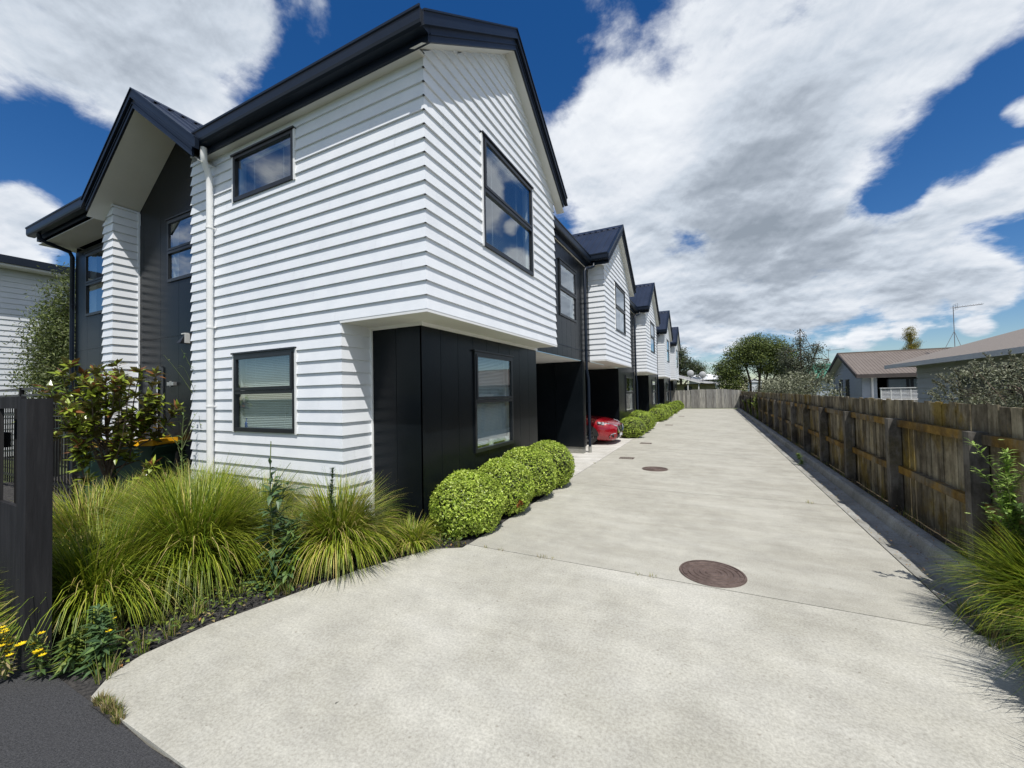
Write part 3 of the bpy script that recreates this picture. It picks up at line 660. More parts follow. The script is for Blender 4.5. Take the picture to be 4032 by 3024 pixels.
WOOD = wood('weathered_fence_timber', (.125, .108, .072), (.225, .198, .14), (.34, .305, .23), ((.18, .12, .025), (.25, .19, .05)))
WOODR = wood('lichened_rail_timber', (.09, .075, .05), (.17, .145, .10), (.26, .23, .17), ((.20, .115, .02), (.27, .17, .04)), .42)
WOODP = wood('mossy_post_timber', (.08, .075, .065), (.15, .14, .125), (.22, .205, .18), ((.10, .085, .05), (.15, .13, .08)))
WOODG = wood('grey_fence_timber', (.15, .145, .135), (.24, .235, .22), (.33, .32, .30), None)
BSTAIN = wood('black_stained_timber', (.011, .011, .012), (.018, .018, .020), (.03, .03, .032), None)
fx = thing('paling_fence', (2.1, 20, 0), 'long weathered timber paling fence with lichen along the right of the driveway', 'fence')
m = MB(); y = 1.3
while y < 37.7:
    w = random.uniform(.105, .145); g = random.choice([.004, .006, .012, .016, .02]); zt = 1.42+random.uniform(-.012, .012); lean = random.uniform(-.004, .004)
    xx = 2.10+random.uniform(-.004, .006)
    m.hexa([(xx, y, .03), (xx+.018, y, .03), (xx+.018, y+w, .03), (xx, y+w, .03), (xx+lean, y, zt), (xx+.018+lean, y, zt), (xx+.018+lean, y+w, zt+random.uniform(-.004, .004)), (xx+lean, y+w, zt)])
    y += w+g
m.build('palings', WOOD, fx)
posts = [1.3, 3.05, 4.86, 6.63, 8.47, 10.21, 11.9, 13.6, 15.3, 17.0, 18.8, 20.8, 22.6, 24.4, 26.2, 28, 30, 31.8, 33.6, 35.4, 37.3]
for zt, h in ((1.18, .085), (.60, .085)):
    for a, b in zip(posts[:-1], posts[1:]):
        m = MB(); j = random.uniform(-.012, .012); m.hexa([(2.045, a+.06, zt-h+j), (2.10, a+.06, zt-h+j), (2.10, b+.06, zt-h-j), (2.045, b+.06, zt-h-j), (2.045, a+.06, zt+j), (2.10, a+.06, zt+j), (2.10, b+.06, zt-j), (2.045, b+.06, zt-j)])
        m.build('rail', WOODR, fx)
for yy in posts:
    m = MB(); w = random.uniform(.095, .115); l = random.uniform(-.01, .01)
    m.hexa([(1.965+l, yy, 0), (2.085, yy, 0), (2.085, yy+w, 0), (1.965+l, yy+w, 0), (1.965, yy, 1.19), (2.085, yy, 1.19), (2.085, yy+w, 1.19), (1.965, yy+w, 1.19)]); m.build('post', WOODP, fx)
bf = thing('back_fence', (0, 37.75, 0), 'grey vertical board fence closing off the far end of the driveway', 'fence')
m = MB(); x = -9.5; off = 0
while x < 2.08:
    w = random.uniform(.12, .16); zt = 1.60+(.02 if x > -1.72 else -.03)+random.uniform(-.012, .02)-max(0, x-.8)*.10
    if -1.8 < x < -1.66: x += .045
    m.box((x, 37.75+random.uniform(0, .012), .03), (x+w, 37.775, zt)); x += w+random.uniform(.0, .008)
m.build('boards', WOODG, bf); m = MB(); m.box((-9.5, 37.78, .3), (2.05, 37.82, .38)); m.box((-9.5, 37.78, 1.2), (2.05, 37.82, 1.28)); m.build('rail', WOODG, bf)

# street-front black gate pier with letterbox slot
gp = thing('timber_screen', (-3.9, 1.02, 0), 'black stained timber fence pier with a dark slot at the left edge', 'fence')
m = MB(); m.box((-3.80, .862, .02), (-3.68, .972, 1.625)); m.build('post', BSTAIN, gp)
m = MB()
for a_ in ((-3.865, -3.803, .02, 1.64), (-4.22, -3.868, .02, .96), (-4.22, -3.868, 1.565, 1.64), (-4.30, -4.222, .02, 1.64)): m.box((a_[0], .868, a_[2]), (a_[1], .892, a_[3]))
x = -4.303
while x > -6.5: m.box((x-.14, .868, .02), (x-.002, .892, 1.64)); x -= .142
m.build('boards', BSTAIN, gp)
m = MB(); m.box((-4.28, .95, .5), (-3.82, .965, 1.6)); m.box((-6.5, .893, 1.3), (-4.3, .94, 1.4)); m.build('backing', BSTAIN, gp)
# black metal fence
BM = mat('black_powdercoat', (.008, .008, .009), .4, (.014, .014, .015), scale=6)
mf = thing('metal_fence', (-10, 2.6, 0), 'black metal bar fence behind the timber pier, beside the magnolia', 'fence')
m = MB()
for z in (1.585, 1.38, .25): m.box((-16, 2.59, z-.02), (-9.0, 2.62, z+.02))
m.build('rail', BM, mf); m = MB(); x = -16
while x < -9: m.box((x, 2.597, .1), (x+.022, 2.613, 1.58)); x += .125
m.build('bars', BM, mf)
for x in (-16, -13.6, -11.2, -9.0):
    m = MB(); m.box((x-.03, 2.575, 0), (x+.03, 2.635, 1.66)); m.build('post', BM, mf)
mg = thing('tall_metal_gate', (-13.4, 3.4, 0), 'taller black metal gate further back at the far left', 'gate'); m = MB()
for z in (1.93, 1.78, .2): m.box((-17, 3.39, z-.022), (-12.8, 3.43, z+.022))
for x in (-17, -14.9, -12.8): m.box((x-.03, 3.37, 0), (x+.03, 3.45, 1.97))
m.build('frame', BM, mg)
lf = thing('side_fence', (-14, 5.6, 0), 'pale grey timber board fence seen through the black bars at the far left', 'fence')
m = MB(); x = -18.9
while x < -12.7: m.box((x, 4.6, .0), (x+.14, 4.62, 1.56+random.uniform(-.01, .01))); x += .148
m.build('boards', WOODG, lf); m = MB(); m.box((-18.9, 4.56, 1.2), (-12.7, 4.6, 1.28)); m.build('rail', WOODG, lf)

# ------------------------------------------------------------------ cars
def car(X, Yc, paint, label, plate_col, chrome=True):
    t = thing('parked_car', (X, Yc, 0), label, 'car')
    W = lambda s, y, z: (X-s, Yc+y, z)
    #      s    w    zb    zm    zs    zt
    ST = [(0.0, .42, .20, .40, .50, .53), (.05, .60, .15, .36, .55, .60), (.16, .70, .13, .36, .60, .67), (.34, .765, .13, .36, .65, .735), (.6, .80, .14, .38, .70, .79), (.95, .812, .15, .40, .745, .835), (1.3, .815, .15, .42, .78, .87), (2.2, .815, .15, .42, .80, .88), (3.2, .81, .15, .42, .82, .90), (3.9, .78, .17, .42, .82, .90), (4.2, .70, .2, .42, .78, .86), (4.3, .60, .25, .42, .70, .78)]
    m = MB(); rings = []
    for s, w, zb, zm, zs, zt in ST:
        pr = [(0, zb), (w*.86, zb), (w*.97, zb+.07), (w, zm), (w*.985, (zm+zs)/2), (w*.95, zs), (w*.80, zt-.035), (w*.5, zt-.008), (0, zt)]
        rings.append([W(s, y, z) for y, z in pr]+[W(s, -y, z) for y, z in pr[-2:0:-1]])
    n = len(rings[0])
    for a, b in zip(rings[:-1], rings[1:]):
        i = len(m.v); m.v += a+b
        for k in range(n): m.f.append((i+k, i+(k+1) % n, i+n+(k+1) % n, i+n+k)); m.m.append(0)
    m.poly(rings[0]); m.poly(rings[-1])
    me = m.build('body', paint, t, smooth=True)
    w_ = me.modifiers.new('weld', 'WELD'); w_.merge_threshold = .001
    g = MB()  # glasshouse
    G = [(1.15, .70, .86, .70, .87), (1.85, .68, .88, .50, 1.24), (2.3, .69, .88, .52, 1.28), (3.1, .69, .9, .50, 1.25), (3.95, .62, .9, .55, .93)]
    Q = [[W(s, -w, z0), W(s, -w2, z1), W(s, w2, z1), W(s, w, z0)] for s, w, z0, w2, z1 in G]
    for a, b in zip(Q[:-1], Q[1:]):
        for k in range(3): g.poly([a[k], a[k+1], b[k+1], b[k]])
    g.build('windscreen', mat('car_glass', (.015, .018, .02), .08, (.02, .022, .025), scale=3, spec=.8), t, smooth=True)
    r = MB(); r.hexa([W(1.85, -.5, 1.245), W(3.15, -.5, 1.255), W(3.15, .5, 1.255), W(1.85, .5, 1.245), W(1.95, -.47, 1.275), W(3.1, -.47, 1.28), W(3.1, .47, 1.28), W(1.95, .47, 1.275)]); r.build('roof', paint, t)
    for sg in (-1, 1):
        for s in (.80, 3.35):
            wm = MB()
            def disc(r0, yy, w, mb):
                mb.tube([W(s, sg*(yy-w), .30), W(s, sg*yy, .30)], r0, 24)
            disc(.292, .80, .2, wm); wo_ = wm.build('wheel', RUBBERY, t, smooth=False)
            rm = MB(); disc(.195, .806, .05, rm)
            for k in range(7):
                a = 2*math.pi*k/7; rm.beam(W(s, sg*.81, .30), W(s+.18*math.cos(a), sg*.81, .30+.18*math.sin(a)), .03, .02)
            rm.build('rim', CHROME, wo_)
            ar = MB(); pts = [W(s+.325*math.cos(a), sg*.797, .27+.325*math.sin(a)) for a in [math.pi*k/14 for k in range(15)]]; pin = [W(s+.325*math.cos(a), sg*.6, .27+.325*math.sin(a)) for a in [math.pi*k/14 for k in range(15)]]
            for k in range(14): ar.poly([pts[k], pts[k+1], pin[k+1], pin[k]])
            ar.poly([(p[0], Yc+sg*.8165, p[2]) for p in pts]); ar.build('wheel_arch', RUBBERY, t)
    LAMP = mat('headlamp_lens', (.55, .57, .6), .06, (.12, .13, .14), scale=16, spec=1, lo=.45, hi=.55)
    for sg in (-1, 1):
        h = MB(); P = [(.095, .36, .545, .600), (.13, .50, .53, .625), (.22, .64, .55, .655), (.38, .735, .60, .69), (.52, .768, .655, .70)]
        for a, b in zip(P[:-1], P[1:]):
            o = .022
            h.hexa([W(a[0]-o, sg*(a[1]+.005), a[2]), W(b[0]-o, sg*(b[1]+.022), b[2]), W(b[0]+.06, sg*b[1]*.9, b[2]), W(a[0]+.06, sg*a[1]*.9, a[2]), W(a[0]-o, sg*(a[1]+.005), a[3]), W(b[0]-o, sg*(b[1]+.022), b[3]), W(b[0]+.06, sg*b[1]*.9, b[3]), W(a[0]+.06, sg*a[1]*.9, a[3])])
        h.build('headlight', LAMP, t)
        f = MB(); f.lathe(W(.03, sg*.58, .27), [(0, 0), (.001, .0)], 6); f.tube([W(.12, sg*.60, .27), W(.055, sg*.60, .27)], .045, 16); f.build('fog_lamp', RUBBERY, t)
        c = MB(); c.tube([W(.03, sg*.50, .335), W(.055, sg*.60, .345), W(.13, sg*.69, .315), W(.17, sg*.72, .25), W(.17, sg*.725, .20)], .013, 8); c.build('fog_trim', CHROME, t)
    gr = MB(); gp_ = [(-.36, .545), (.36, .545), (.33, .43), (.22, .36), (-.22, .36), (-.33, .43)]
    gr.hexa([W(-.012, -.37, .53), W(.1, -.37, .53), W(.1, .37, .53), W(-.012, .37, .53), W(.02, -.33, .545), W(.1, -.33, .545), W(.1, .33, .545), W(.02, .33, .545)])
    gr.poly([W(-.008, y, z) for y, z in gp_]); gr.build('grille', RUBBERY, t)
    gb_ = MB()
    for z in (.40, .43, .46, .49, .515): gb_.box(W(-.012, .33, z) , W(-.018, -.33, z+.008))
    gb_.build('grille_bar', mat('dark_metal_trim', (.09, .09, .095), .3, (.12, .12, .125), scale=5, metal=.7), t)
    cw = MB(); cw.tube([W(.09, -.50, .585), W(.0, -.39, .555), W(-.022, -.34, .44), W(-.03, -.22, .352), W(-.03, .22, .352), W(-.022, .34, .44), W(.0, .39, .555), W(.09, .50, .585)], .014, 8); cw.build('grille_trim', CHROME, t)
    bd = MB(); bd.tube([W(-.016, 0, .475), W(-.026, 0, .475)], .055, 18); bd.build('badge', CHROME, t)
    lo = MB(); lo.hexa([W(-.005, -.42, .2), W(.05, -.42, .2), W(.05, .42, .2), W(-.005, .42, .2), W(-.005, -.36, .285), W(.05, -.36, .285), W(.05, .36, .285), W(-.005, .36, .285)]); lo.build('lower_intake', RUBBERY, t)
    pl_ = MB(); pl_.box(W(-.03, -.17, .235), W(-.022, .17, .33)); pl_.build('number_plate', mat('plate_white', (.72, .73, .74), .4, (.66, .67, .68), scale=9), t)
    for sg in (-1, 1):
        mr = MB(); mr.hexa([W(1.35, sg*.76, .88), W(1.5, sg*.76, .88), W(1.5, sg*.92, .9), W(1.35, sg*.92, .9), W(1.37, sg*.78, .98), W(1.5, sg*.78, .98), W(1.5, sg*.91, .98), W(1.37, sg*.91, .98)]); mr.build('wing_mirror', paint, t)
    return t
RED = mat('red_car_paint', (.30, .004, .012), .22, (.26, .0035, .010), scale=2, coat=1, metal=.15)
SILV = mat('silver_car_paint', (.50, .54, .60), .25, (.46, .50, .56), scale=2, coat=1, metal=.3)
car(-2.60, 12.72, RED, 'shiny red car parked nose out in the second carport', None)
car(-2.75, 12.75+2*P, SILV, 'silver blue car nosing out of a far carport behind the hedge', None)

# ------------------------------------------------------------------ vegetation helpers
def leafmat(name, c, c2, trans=.3, rough=.5, spec=.4, back=None, rnd=.35, scale=3):
    m = bpy.data.materials.new(name); m.use_nodes = True; t = m.node_tree; b = t.nodes['Principled BSDF']; K = t.links; o = t.nodes['Material Output']
    b.inputs['Roughness'].default_value = rough; b.inputs['Specular IOR Level'].default_value = spec
    geo = t.nodes.new('ShaderNodeNewGeometry'); r = t.nodes.new('ShaderNodeValToRGB'); r.color_ramp.elements[0].color = (*c, 1); r.color_ramp.elements[1].color = (*c2, 1)
    K.new(geo.outputs['Random Per Island'], r.inputs[0]); out = r.outputs[0]
    g = t.nodes.new('ShaderNodeTexCoord'); n = t.nodes.new('ShaderNodeTexNoise'); n.inputs['Scale'].default_value = scale; n.inputs['Detail'].default_value = 3; K.new(g.outputs['Object'], n.inputs['Vector'])
    h = t.nodes.new('ShaderNodeHueSaturation'); mr = t.nodes.new('ShaderNodeMapRange'); mr.inputs[1].default_value = .3; mr.inputs[2].default_value = .7; mr.inputs[3].default_value = 1-rnd; mr.inputs[4].default_value = 1+rnd
    K.new(n.outputs[0], mr.inputs[0]); K.new(mr.outputs[0], h.inputs['Value']); K.new(out, h.inputs['Color']); out = h.outputs[0]
    if back:
        x = t.nodes.new('ShaderNodeMix'); x.data_type = 'RGBA'; K.new(geo.outputs['Backfacing'], x.inputs[0]); K.new(out, x.inputs[6]); x.inputs[7].default_value = (*back, 1); out = x.outputs[2]
    K.new(out, b.inputs['Base Color'])
    tr = t.nodes.new('ShaderNodeBsdfTranslucent'); mx_ = t.nodes.new('ShaderNodeMixShader'); mx_.inputs[0].default_value = trans; K.new(out, tr.inputs[0]); K.new(b.outputs[0], mx_.inputs[1]); K.new(tr.outputs[0], mx_.inputs[2]); K.new(mx_.outputs[0], o.inputs[0])
    return m
G_TUS = leafmat('tussock_green', (.17, .215, .012), (.40, .45, .05), .35, .42, .4)
G_TUSD = leafmat('tussock_deep_green', (.08, .14, .010), (.20, .29, .025), .4, .42, .4)
G_TUSY = leafmat('tussock_straw', (.40, .32, .09), (.60, .50, .20), .3, .6, .2)
G_BUSH = leafmat('lime_shrub_leaf', (.22, .33, .025), (.60, .70, .14), .35, .34, .5, rnd=.42, scale=9)
G_BUSHD = leafmat('hedge_leaf', (.16, .24, .018), (.36, .46, .06), .35, .4, .4)
G_CORE = mat('shrub_dark_core', (.020, .028, .008), .95, (.035, .045, .012), scale=20)
G_RUST = leafmat('rusty_leaf', (.25, .07, .015), (.42, .16, .05), .3, .6, .2)
G_MAG = leafmat('magnolia_leaf', (.12, .18, .015), (.38, .46, .06), .3, .22, .6, back=(.15, .13, .045), rnd=.25)
G_MAGN = leafmat('magnolia_new_leaf', (.16, .07, .025), (.30, .13, .05), .3, .25, .5, back=(.20, .075, .03))
G_WEED = leafmat('weed_leaf', (.07, .13, .04), (.17, .27, .08), .3, .5, .3)
G_WEEDB = leafmat('bluish_weed_leaf', (.045, .09, .038), (.10, .17, .07), .2, .45, .4)
G_LOW = leafmat('low_weed_leaf', (.09, .13, .018), (.24, .29, .055), .3, .5, .3)
G_DRY = leafmat('dry_grass', (.28, .22, .09), (.45, .37, .20), .3, .7, .1)
BARK = mat('brown_bark', (.07, .05, .035), .9, (.15, .115, .085), scale=18, bump=.6, bscale=50, stretch=(1, 1, .3))
STEM = mat('green_stem', (.10, .14, .04), .6, (.15, .18, .06), scale=12)
YEL = mat('yellow_petal', (.85, .62, .01), .5, (.80, .55, .01), scale=30)
LITTER = leafmat('dead_leaf', (.20, .09, .03), (.38, .22, .10), .1, .8, .1)

def blades(name, c, n, rad, length, mats, parent=None, base=None, spread=(.15, 1.25), width=.0055, segs=6, droop=1.0, wts=None, seed=0, skew=(0, 0), minz=-.02):
    """a clump of arching grass blades as one mesh"""
    rg = np.random.default_rng(seed)
    az = rg.uniform(0, 2*np.pi, n); L_ = length*rg.uniform(.55, 1.1, n); el = rg.uniform(spread[0], spread[1], n)  # lean from vertical
    r0 = rad*np.sqrt(rg.uniform(0, 1, n)); bx = c[0]+r0*np.cos(az); by = c[1]+r0*np.sin(az)
    az2 = az+np.where(rg.random(n) < .3, rg.normal(0, 1.1, n), rg.normal(0, .4, n)); ds = L_/segs
    px_, py_, pz = bx.copy(), by.copy(), np.full(n, c[2]-.01); th = el*.45
    V = np.zeros((n, segs+1, 2, 3)); w = width*rg.uniform(.6, 1.3, n)
    for s in range(segs+1):
        f = s/segs; ww = w*(1-f**2.2)*.5+.0004
        V[:, s, 0] = np.stack([px_-np.sin(az2)*ww, py_+np.cos(az2)*ww, pz], 1); V[:, s, 1] = np.stack([px_+np.sin(az2)*ww, py_-np.cos(az2)*ww, pz], 1)
        dx = np.sin(th)*np.cos(az2)+skew[0]*f; dy = np.sin(th)*np.sin(az2)+skew[1]*f; dz = np.cos(th)
        px_ = px_+dx*ds; py_ = py_+dy*ds; pz = np.maximum(pz+dz*ds, minz); th = np.minimum(th+el*droop*.42*(.4+f*1.2), 2.5)
    idx = np.arange(n*(segs+1)*2).reshape(n, segs+1, 2)
    fa = np.stack([idx[:, :-1, 0], idx[:, :-1, 1], idx[:, 1:, 1], idx[:, 1:, 0]], -1).reshape(-1, 4)
    off = np.zeros(3); q = parent
    while q is not None: off += np.array(q.location); q = q.parent
    if parent is None and base is not None: off = np.array(base, float)
    me = bpy.data.meshes.new(name); me.from_pydata((V.reshape(-1, 3)-off).tolist(), [], fa.tolist())
    for m_ in mats: me.materials.append(m_)
    if len(mats) > 1:
        mi = rg.choice(len(mats), n, p=wts); me.polygons.foreach_set('material_index', np.repeat(mi, segs).tolist())
    me.update(); o = bpy.data.objects.new(name, me); col.objects.link(o)
    if parent is not None: o.parent = parent
    elif base is not None: o.location = base
    return o
def leaves(name, pos, nrm, ln, wd, mats, mi=None, parent=None, base=None, rg=rng, fold=.25, tipdir=None):
    """one folded leaf of four faces per point"""
    n = len(pos); nrm = nrm/np.linalg.norm(nrm, axis=1, keepdims=True)
    if tipdir is None: tipdir = rg.normal(size=(n, 3))
    t = tipdir-nrm*np.sum(tipdir*nrm, 1, keepdims=True); t /= np.linalg.norm(t, axis=1, keepdims=True)+1e-9; b = np.cross(nrm, t)
    ln = np.broadcast_to(np.asarray(ln), (n,))[:, None]; wd = np.broadcast_to(np.asarray(wd), (n,))[:, None]
    A = pos; M1 = pos+t*ln*.5+nrm*ln*.04; T_ = pos+t*ln-nrm*ln*.12
    Lf = pos+t*ln*.45+b*wd*.5+nrm*wd*fold; Rt = pos+t*ln*.45-b*wd*.5+nrm*wd*fold
    V = np.stack([A, Rt, T_, Lf, M1], 1).reshape(-1, 3); k = np.arange(n)[:, None]*5
    fa = np.concatenate([k+[0, 1, 4], k+[1, 2, 4], k+[2, 3, 4], k+[3, 0, 4]], 1).reshape(-1, 3)
    off = np.zeros(3); q = parent
    while q is not None: off += np.array(q.location); q = q.parent
    if parent is None and base is not None: off = np.array(base, float)
    me = bpy.data.meshes.new(name); me.from_pydata((V-off).tolist(), [], fa.tolist())
    for m_ in mats: me.materials.append(m_)
    if mi is not None: me.polygons.foreach_set('material_index', np.repeat(mi, 4).tolist())
    me.update(); o = bpy.data.objects.new(name, me); col.objects.link(o)
    if parent is not None: o.parent = parent
    elif base is not None: o.location = base
    return o
def lumps(d, rg, k=16, amp=.17):
    r = np.ones(len(d))
    for _ in range(k):
        c = rg.normal(size=3); c /= np.linalg.norm(c); r += amp*np.exp(-np.sum((d-c)**2, 1)/.09)*rg.uniform(-.7, 1)
    return r
def round_bush(x, y, rx, ry, rz, n, seed, mats, leaf=.024, label=None, group=None, rust=0):
    rg = np.random.default_rng(seed)
    t = thing('round_shrub', (x, y, 0), label, 'shrub', group)
    d = rg.normal(size=(n, 3)); d /= np.linalg.norm(d, axis=1, keepdims=True); d[:, 2] = np.where(d[:, 2] < -.72, -d[:, 2], d[:, 2])
    lr = np.random.default_rng(seed+5); r = lumps(d, lr)*(1-np.abs(rg.normal(0, .05, n)))+rg.uniform(-.02, .035, n)
    c = np.array([x, y, rz*.82]); pos = c+d*r[:, None]*np.array([rx, ry, rz]); pos[:, 2] = np.maximum(pos[:, 2], .02)
    nr = d*.9+rg.normal(0, .5, (n, 3))+np.array([0, 0, .25])
    mi = rg.choice(len(mats), n, p=[.62, .38][:len(mats)] if len(mats) > 1 else [1.])
    ms = list(mats)
    if rust:
        ms.append(G_RUST); cc = np.array([.80, -.35, -.35]); cc /= np.linalg.norm(cc); sel = (np.sum((d-cc)**2, 1) < .018) & (rg.random(n) < .8); mi = np.where(sel, len(ms)-1, mi)
    leaves('foliage', pos, nr, leaf*rg.uniform(.55, 1.35, n), leaf*.62*rg.uniform(.7, 1.3, n), ms, mi, parent=t, rg=rg)
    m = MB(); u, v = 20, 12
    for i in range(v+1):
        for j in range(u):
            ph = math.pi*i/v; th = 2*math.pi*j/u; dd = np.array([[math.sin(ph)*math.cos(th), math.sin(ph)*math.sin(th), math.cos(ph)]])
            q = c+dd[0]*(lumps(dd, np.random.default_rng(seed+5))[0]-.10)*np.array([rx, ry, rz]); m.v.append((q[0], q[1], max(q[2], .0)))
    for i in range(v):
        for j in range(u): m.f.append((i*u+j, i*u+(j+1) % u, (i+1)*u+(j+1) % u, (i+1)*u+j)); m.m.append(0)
    m.build('branches', G_CORE, t, smooth=True)  # solid dark green core hull, added to fill the shrub behind its leaves
    return t

# near shrub row
for (x, y, rx, ry, rz, n, sd_, lb) in [
    (-2.64, 4.06, .43, .44, .37, 11000, 1, 'nearest lime green clipped round shrub at the corner of the drive'),
    (-2.60, 4.85, .43, .44, .39, 9000, 2, 'second lime green round shrub with a rusty brown leaf patch low on its side'),
    (-2.60, 5.68, .46, .47, .42, 8000, 3, 'third lime green round shrub under the ground floor window'),
    (-2.58, 6.5, .46, .46, .42, 7000, 4, 'fourth lime green round shrub, next to the first carport opening')]:
    round_bush(x, y, rx, ry, rz, n, sd_, [G_BUSH, G_BUSHD], .034, lb, 'near row of clipped round shrubs', rust=1 if sd_ == 2 else 0)
ordn = ['first', 'second', 'third', 'fourth', 'fifth']
k = 10
for gi, gname in enumerate(('beside the red car', 'in the third group of shrubs down the drive', 'in the fourth group of shrubs down the drive', 'in the farthest group by the back fence')):
    ya = (14.3, 22.0, 29.6, 35.3)[gi]
    for j in range(5 if gi < 3 else 2):
        k += 1; s_ = random.uniform(.9, 1.12)
        round_bush(-2.58+random.uniform(-.04, .06), ya+j*.86, .42*s_, .44*s_, (.36 if j != 2 else .44)*s_, [3200, 1800, 1300, 1000][gi], k, [G_BUSHD, G_BUSH] if gi < 2 else [G_BUSHD], [.045, .06, .075, .09][gi],
                   '%s green round shrub from the street, %s' % (ordn[j], gname), 'round shrubs along the drive')

# tussocks in the corner garden
TU = [(-4.12, 1.32, 2600, .82, .15, 'grass tussock spilling against the foot of the black timber pier'),
      (-4.20, 1.98, 4600, 1.06, .20, 'largest green grass tussock, arching over the kerb edge in the front corner'),
      (-4.62, 2.88, 2800, .80, .14, 'golden green grass tussock against the white wall between downpipe and window'),
      (-3.33, 2.80, 3400, .86, .13, 'olive grass tussock with straw blades at the black corner wall'),
      (-5.35, 2.45, 2800, .88, .16, 'grass tussock behind the largest one, left of the white downpipe'),
      (-3.95, 2.62, 1500, .55, .12, 'small yellowish tussock between the tall weed and the corner tussock'),
      (-2.86, 3.32, 900, .36, .10, 'smallest grass tussock, beside the first clipped shrub'),
      (-5.9, 3.0, 2200, .82, .14, 'grass tussock at the foot of the white downpipe'),
      (-5.6, 1.72, 2600, .85, .15, 'grass tussock behind the black timber pier, left of the largest one'),
      (-6.7, 2.35, 2200, .66, .15, 'grass tussock in front of the magnolia'),
      (-7.3, 3.0, 1800, .58, .14, 'grass tussock in front of the wheelie bins')]
for i, (x, y, n, ln, rd, lb) in enumerate(TU):
    o = blades('grass_tussock', (x, y, 0), n, rd, ln, [G_TUS, G_TUSD, G_TUSY], None, (x, y, 0), wts=[.56, .38, .06] if i in (0, 1, 4) else [.50, .28, .22], seed=40+i, spread=(.2, 1.35), width=.0085, droop=1.05)
    tag(o, lb, 'grass', 'grass tussocks in the corner garden')
for i, (x, y, n, ln, rd, lb) in enumerate([(2.0, 2.95, 4200, .78, .20, 'grass tussock spilling over the drive at the right edge, nearest the camera'),
                                           (1.98, 3.75, 3200, .72, .16, 'grass tussock further back at the right edge, at the foot of the fence'),
                                           (1.74, 2.2, 3200, .62, .16, 'grass tussock at the bottom right corner')]):
    o = blades('grass_tussock', (x, y, 0), n, rd, ln, [G_TUS, G_TUSD, G_TUSY], None, (x, y, 0), wts=[.42, .53, .05], seed=60+i, spread=(.25, 1.35), width=.0075)
    tag(o, lb, 'grass', 'grass tussocks beside the right fence')
# low weeds and litter over the bed (uncountable)
def bedpts(n, rg):
    P_ = []
    while len(P_) < n:
        x = rg.uniform(-6.5, -2.35); y = rg.uniform(1.02, 3.7)
        ex = np.interp(y, [.955, 1.08, 1.25, 1.62, 2.09, 2.71, 3.38, 3.55], [-3.06, -3.2, -3.26, -3.245, -3.12, -2.97, -2.66, -2.38])
        if x < ex-.02: P_.append((x, y))
    return np.array(P_)
rg = np.random.default_rng(5); q = bedpts(11000, rg)
dens = np.sin(q[:, 0]*4.1+1)*np.sin(q[:, 1]*5.3)+rg.normal(0, .5, len(q)); q = q[(dens > -.35) | (q[:, 1] > 2.3)]
pos = np.c_[q, rg.uniform(.0, .10, len(q))]
tag(leaves('ground_cover', pos, rg.normal(0, .5, pos.shape)+[0, 0, 1], rg.uniform(.02, .05, len(pos)), rg.uniform(.012, .024, len(pos)), [G_LOW, G_WEED], rg.choice(2, len(pos), p=[.75, .25]), base=(-4, 2, 0), rg=rg), 'low leafy weeds creeping over the dark mulch', 'weeds', kind='stuff')
q = bedpts(900, rg); pos = np.c_[q, np.full(len(q), .004)]
tag(leaves('leaf_litter', pos, rg.normal(0, .25, pos.shape)+[0, 0, 1], rg.uniform(.02, .05, len(q)), rg.uniform(.012, .022, len(q)), [LITTER, G_DRY], rg.choice(2, len(q)), base=(-4, 2, 0), rg=rg), 'dead brown leaves scattered on the mulch', 'leaf litter', kind='stuff')
chips = MB()
for x, y in bedpts(2600, rg):
    a = rg.uniform(0, 6.28); l = rg.uniform(.012, .035); w = rg.uniform(.004, .010); z = rg.uniform(-.008, .006); ca, sa = math.cos(a), math.sin(a)
    chips.hexa([(x-ca*l, y-sa*l, z), (x+ca*l, y+sa*l, z), (x+ca*l-sa*w, y+sa*l+ca*w, z), (x-ca*l-sa*w, y-sa*l+ca*w, z), (x-ca*l, y-sa*l, z+.008), (x+ca*l, y+sa*l, z+.012), (x+ca*l-sa*w, y+sa*l+ca*w, z+.01), (x-ca*l-sa*w, y-sa*l+ca*w, z+.007)])
tag(chips.build('mulch_chips', MULCH, base=(-4, 2, 0)), 'dark bark chips lying on the garden bed', 'mulch', kind='stuff')
# short rough grass tufts
def tufts(name, pts, n, ln, mats, label, cat, base, wts=None, seed=1, rad=.03):
    Vs = []; parts = []
    obs = [blades('tmp', (x, y, 0), n, rad, ln*random.uniform(.7, 1.3), mats, None, None, seed=seed+i, wts=wts, segs=3, width=.004, spread=(.1, 1.0)) for i, (x, y) in enumerate(pts)]
    V = []; Fc = []; M_ = []
    for o in obs:
        k0 = len(V); V += [tuple(v.co) for v in o.data.vertices]
        for p in o.data.polygons: Fc.append([k0+a for a in p.vertices]); M_.append(p.material_index)
        me = o.data; bpy.data.objects.remove(o); bpy.data.meshes.remove(me)
    mb = MB(); mb.v = V; mb.f = Fc; mb.m = M_
    o = mb.build(name, mats, base=base); return tag(o, label, cat, kind='stuff')
tufts('rough_grass', [tuple(p) for p in bedpts(330, rg)], 26, .15, [G_LOW, G_DRY, G_TUSD], 'short rough grass along the edge of the bed', 'grass', (-4, 2, 0), [.5, .3, .2], 100)
tufts('edge_grass', [(-2.98+.27*k/14+random.uniform(-.02, .02), .955+random.uniform(-.01, .012)) for k in range(15)], 34, .055, [G_LOW, G_DRY], 'brownish grass growing in the crack between footpath and driveway', 'grass', (-2.9, .95, 0), [.45, .55], 300, .02)
